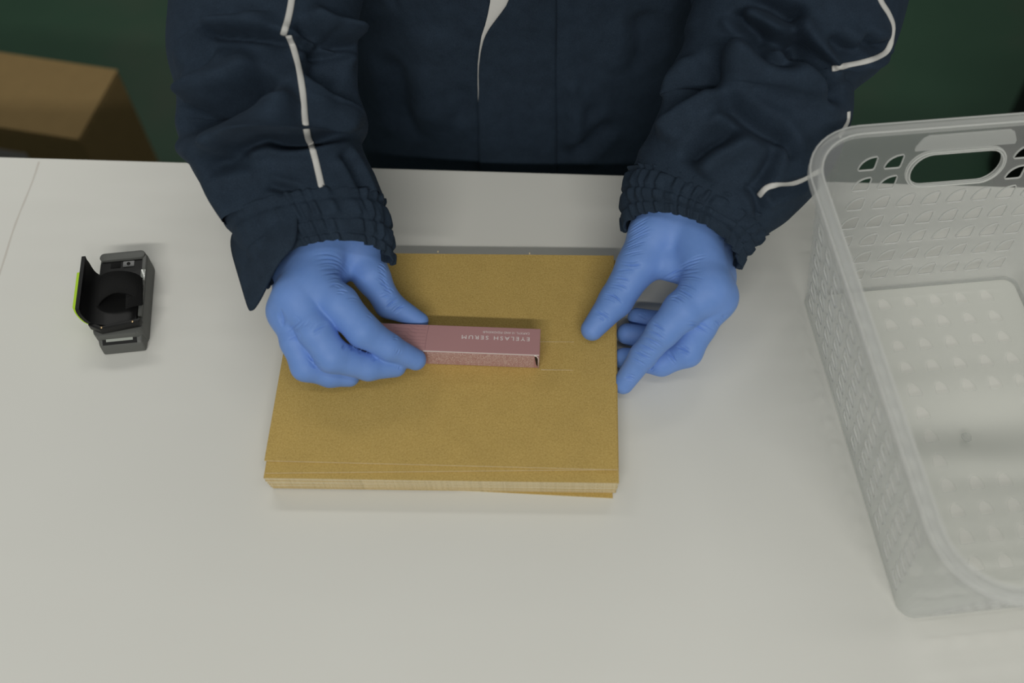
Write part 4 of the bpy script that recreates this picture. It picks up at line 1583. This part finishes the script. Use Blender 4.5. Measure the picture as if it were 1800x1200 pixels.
def spart(name, vf, m, parent=None, smooth=True):
    o = mesh(name, ps(vf[0]), vf[1], m, parent or scanner, smooth=smooth)
    return flat_shade_big(o, 40)


def chamfer(x0, x1, y0, y1, c, n=4):
    P = []
    for cx, cy, a0 in ((x1 - c, y1 - c, 0), (x0 + c, y1 - c, 90), (x0 + c, y0 + c, 180), (x1 - c, y0 + c, 270)):
        for k in range(n + 1):
            a = math.radians(a0 + 90 * k / n)
            P.append((cx + c * math.cos(a), cy + c * math.sin(a)))
    return P


body = spart('housing', prism_vf(chamfer(-0.0185, 0.0200, -0.0440, 0.0345, 0.006), 0.0, 0.0195, 0.0016), M['scan_grey'])
spart('housing_lip', prism_vf(chamfer(-0.0180, 0.0185, 0.0265, 0.0340, 0.0036), 0.0190, 0.0235, 0.0012), M['scan_grey'])
spart('side_rail', prism_vf(chamfer(0.0165, 0.0194, -0.0300, 0.0300, 0.0010), 0.0190, 0.0222, 0.0006), M['scan_grey'])
spart('recess_plate', prism_vf(chamfer(-0.0175, 0.0165, -0.0250, 0.0265, 0.002), 0.0190, 0.0212, 0.0006), M['scan_black'])
bt = spart('button_plate', prism_vf(chamfer(0.0010, 0.0100, 0.0195, 0.0250, 0.0006), 0.0210, 0.0219, 0.0002), M['grey_label'])
bm = bmesh.new()
bmesh.ops.create_cone(bm, cap_ends=True, segments=16, radius1=0.0014, radius2=0.0014, depth=0.0006)
bm.verts.index_update()
V, F = bm_arrays(bm)
mesh('button', ps(V + np.array([0.0055, 0.0222, 0.0221])), F, M['scan_black'], bt)
spart('side_label', prism_vf(chamfer(0.0160, 0.0196, 0.0040, 0.0150, 0.0004), 0.0215, 0.0223, 0.0002), M['lens'])
spart('marking_plate', prism_vf(chamfer(-0.0090, -0.0010, 0.0195, 0.0250, 0.0004), 0.0210, 0.0215, 0.0001), M['strap'])
# sloping nose with the scan window
nose = [(-0.0183, -0.0290, 0.0), (0.0196, -0.0290, 0.0), (0.0185, -0.0500, 0.0), (-0.0150, -0.0500, 0.0), (-0.0183, -0.0290, 0.0200), (0.0196, -0.0290, 0.0200), (0.0178, -0.0480, 0.0110), (-0.0155, -0.0480, 0.0110)]
bm = bmesh.new()
vv = [bm.verts.new(p) for p in nose]
for f in [(3, 2, 1, 0), (4, 5, 6, 7), (0, 1, 5, 4), (1, 2, 6, 5), (2, 3, 7, 6), (3, 0, 4, 7)]:
    bm.faces.new([vv[i] for i in f])
bmesh.ops.bevel(bm, geom=bm.edges[:], offset=0.0022, segments=3, profile=0.6, affect='EDGES')
bm.verts.index_update()
nz_ = bm_arrays(bm)
spart('nose', nz_, M['scan_grey'])


def slope_plate(x0, x1, t0, t1, th, lift, name, m, parent=None):
    a = np.array([0, -0.0480, 0.0110])
    a2 = np.array([0, -0.0300, 0.0196])
    d = a - a2
    nrm = np.array([0, d[2], -d[1]]); nrm = nrm / np.linalg.norm(nrm)
    if nrm[2] < 0: nrm = -nrm
    V = []
    for l in (lift, lift + th):
        for x, t in ((x0, t0), (x1, t0), (x1, t1), (x0, t1)):
            V.append(a2 + d * t + np.array([x, 0, 0]) + nrm * l)
    F = [(0, 1, 2, 3), (7, 6, 5, 4), (0, 4, 5, 1), (1, 5, 6, 2), (2, 6, 7, 3), (3, 7, 4, 0)]
    return mesh(name, ps(V), F, m, parent or scanner, smooth=False)


bz = slope_plate(-0.0125, 0.0140, 0.26, 0.98, 0.0006, 0.0, 'window_bezel', M['scan_black'])
slope_plate(-0.0095, 0.0112, 0.36, 0.86, 0.0004, 0.0006, 'scan_window', M['lens'], bz)

OFF = np.array([0.006, -0.0085, 0.0])
# finger cradle: a bent plate with a standing wing on the left
prof = [(0.0150, 0.0215), (-0.0080, 0.0225), (-0.0170, 0.0245), (-0.0250, 0.0290), (-0.0285, 0.0370), (-0.0290, 0.0420)]


def wing(prof, y0, y1, th, crown=None):
    P = catmull(np.array([(x, 0, z) for x, z in prof]), 26)
    tg = np.gradient(P, axis=0); tg /= np.linalg.norm(tg, axis=1)[:, None]
    nn = np.cross(tg, (0, 1.0, 0))
    n = len(P)
    V = []; F = []
    for i in range(n):
        t = i / (n - 1)
        ya = y0; yb = y1
        if crown: ya, yb = crown(t, y0, y1)
        for s in (-0.5, 0.5):
            V += [P[i] + nn[i] * th * s + [0, ya, 0], P[i] + nn[i] * th * s + [0, yb, 0]]
    for i in range(n - 1):
        a, b = 4 * i, 4 * i + 4
        F += [(a, a + 1, b + 1, b), (a + 2, b + 2, b + 3, a + 3), (a, b, b + 2, a + 2), (a + 1, a + 3, b + 3, b + 1)]
    F += [(0, 2, 3, 1), (4 * n - 4, 4 * n - 3, 4 * n - 1, 4 * n - 2)]
    bm = bmesh.new()
    vv = [bm.verts.new(tuple(p)) for p in V]
    for f in F: bm.faces.new([vv[i] for i in f])
    bmesh.ops.recalc_face_normals(bm, faces=bm.faces[:])
    bm.verts.index_update()
    return bm_arrays(bm)


def crown(t, a, b):
    e = max(0, (t - 0.45) / 0.55)
    dip = math.sin(math.pi * min(1, t / 0.75)) * 0.006
    return a + 0.006 * e ** 1.2, b - dip + 0.004 * e
off = lambda vf: (np.asarray(vf[0]) + OFF, vf[1])
spart('finger_cradle', off(wing([(0.0100, 0.0215)] + prof[1:], -0.0290, 0.0230, 0.0030, crown)), M['scan_black'])
# front lip of the cradle with two contacts
V, F = prism_vf([(-0.0255, -0.0290), (-0.0160, -0.0345), (0.0135, -0.0310), (0.0150, -0.0270), (0.0120, -0.0275), (-0.0150, -0.0312), (-0.0240, -0.0265)], 0.0205, 0.0275, 0.0006)
lip = spart('cradle_lip', off((V, F)), M['scan_black'])
for x, y in ((-0.0145, -0.0328), (0.0090, -0.0300)):
    bm = bmesh.new()
    bmesh.ops.create_cone(bm, cap_ends=True, segments=14, radius1=0.0011, radius2=0.0009, depth=0.0006)
    bm.verts.index_update()
    V, F = bm_arrays(bm)
    mesh('contact', ps(V + OFF + np.array([x, y, 0.0277])), F, M['brass'], lip)
# lime outer trim
P2 = [(-0.0215, 0.0225), (-0.0285, 0.0270), (-0.0317, 0.0340), (-0.0323, 0.0400)]
spart('lime_trim', off(wing(P2, -0.0280, 0.0130, 0.0022, lambda t, a, b: (a + 0.008 * t, b))), M['lime'])
# fabric strap: an arched band from the wing over to the housing
arc = []
for t in np.linspace(0, 1, 18):
    a = math.pi * (0.06 + 0.86 * t)
    arc.append((-0.0040 - 0.0165 * math.cos(a), 0.0225 + 0.0135 * math.sin(a)))
bandv = []; F = []
for x, z in arc:
    bandv += [(x, -0.0100 + 0.003 * math.cos(x * 120), z), (x, 0.0120, z + 0.002)]
for i in range(len(arc) - 1):
    F.append((2 * i, 2 * i + 2, 2 * i + 3, 2 * i + 1))
st = spart('finger_strap', off((np.array(bandv), F)), M['strap'])
md = st.modifiers.new('thickness', 'SOLIDIFY'); md.thickness = 0.0018; md.offset = 0
fl = []
for t in np.linspace(0, 1, 10):
    fl += [(0.0040 + 0.011 * t, -0.0200 + 0.006 * t, 0.0305 - 0.005 * t * t), (0.0030 + 0.0105 * t, 0.0110, 0.0330 - 0.006 * t * t)]
st2 = spart('strap_tail', off((np.array(fl), [(2 * i, 2 * i + 2, 2 * i + 3, 2 * i + 1) for i in range(9)])), M['strap'])
md = st2.modifiers.new('thickness', 'SOLIDIFY'); md.thickness = 0.0016; md.offset = 0

# ------------------------------------------------------------------ shipping carton on the floor
zc = -0.36
c_br, c_fr = at(207, 122, zc), at(152, 247, zc)
c_bl = at(-60, 82, zc)
ux = (c_bl - c_br); ux /= np.linalg.norm(ux)
uy = c_fr - c_br; LY = np.linalg.norm(uy); uy /= LY
uy = np.array([ux[1], -ux[0], 0]) * (1 if np.dot(np.array([ux[1], -ux[0], 0]), uy) > 0 else -1)
LX = 0.42
sbox = tag(empty('shipping_carton', tuple(c_br[:2] + ux[:2] * LX / 2 + uy[:2] * LY / 2) + (-T,)), 'brown cardboard shipping box on the green floor behind the table', 'box')


def sb(pts):
    return [c_br * [1, 1, 0] + ux * a * [1, 1, 0] + uy * b * [1, 1, 0] + np.array([0, 0, z]) for a, b, z in pts]


def sbox_box(name, a0, a1, b0, b1, z0, z1, m, parent, bev=0.0015):
    V, F = box_vf(a0, a1, b0, b1, z0, z1, bev)
    P = np.array(sb(V))
    bm = bmesh.new()
    vv = [bm.verts.new(tuple(p)) for p in P]
    for f in F: bm.faces.new([vv[i] for i in f])
    bmesh.ops.recalc_face_normals(bm, faces=bm.faces[:])
    bm.verts.index_update()
    V, F = bm_arrays(bm)
    return mesh(name, V, F, m, parent, smooth=False)


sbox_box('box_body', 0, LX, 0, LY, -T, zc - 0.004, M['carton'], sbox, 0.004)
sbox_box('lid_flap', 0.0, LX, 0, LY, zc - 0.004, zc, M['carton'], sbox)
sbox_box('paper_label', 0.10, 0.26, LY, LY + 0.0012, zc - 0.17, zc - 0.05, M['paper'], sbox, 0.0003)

# ------------------------------------------------------------------ bin standing in for an unidentified dark shape behind the basket
bx, by = at(1735, 310, -T)[:2] + np.array([0.135, 0.0])
bin_ = tag(empty('dark_shape_bin', (bx, by, -T)), 'black bin standing in for an unidentified dark shape behind the basket', 'bin')
def bin_shell(r0, r1, z0, z1, t=0.004, n=40):
    V = []; F = []
    for r, z in ((r0, z0), (r1, z1), (r1 - t, z1), (r0 - t, z0 + t)):
        for k in range(n):
            a = 2 * math.pi * k / n
            V.append((bx + r * math.cos(a), by + r * math.sin(a), z))
    for q in range(3):
        for k in range(n):
            k2 = (k + 1) % n
            F.append((q * n + k, q * n + k2, (q + 1) * n + k2, (q + 1) * n + k))
    F.append(tuple(range(n))[::-1]); F.append(tuple(3 * n + k for k in range(n)))
    return V, F
V, F = bin_shell(0.13, 0.155, -T, -0.42)
mesh('bin_body', V, F, M['black'], bin_)
Pr = [(bx + 0.157 * math.cos(a), by + 0.157 * math.sin(a), -0.42) for a in np.linspace(0, 2 * math.pi, 48, endpoint=False)]
V, F = loop_tube(Pr, 0.006, 'bin_rim', None, 0.006)
mesh('bin_rim', V, F, M['black'], bin_)
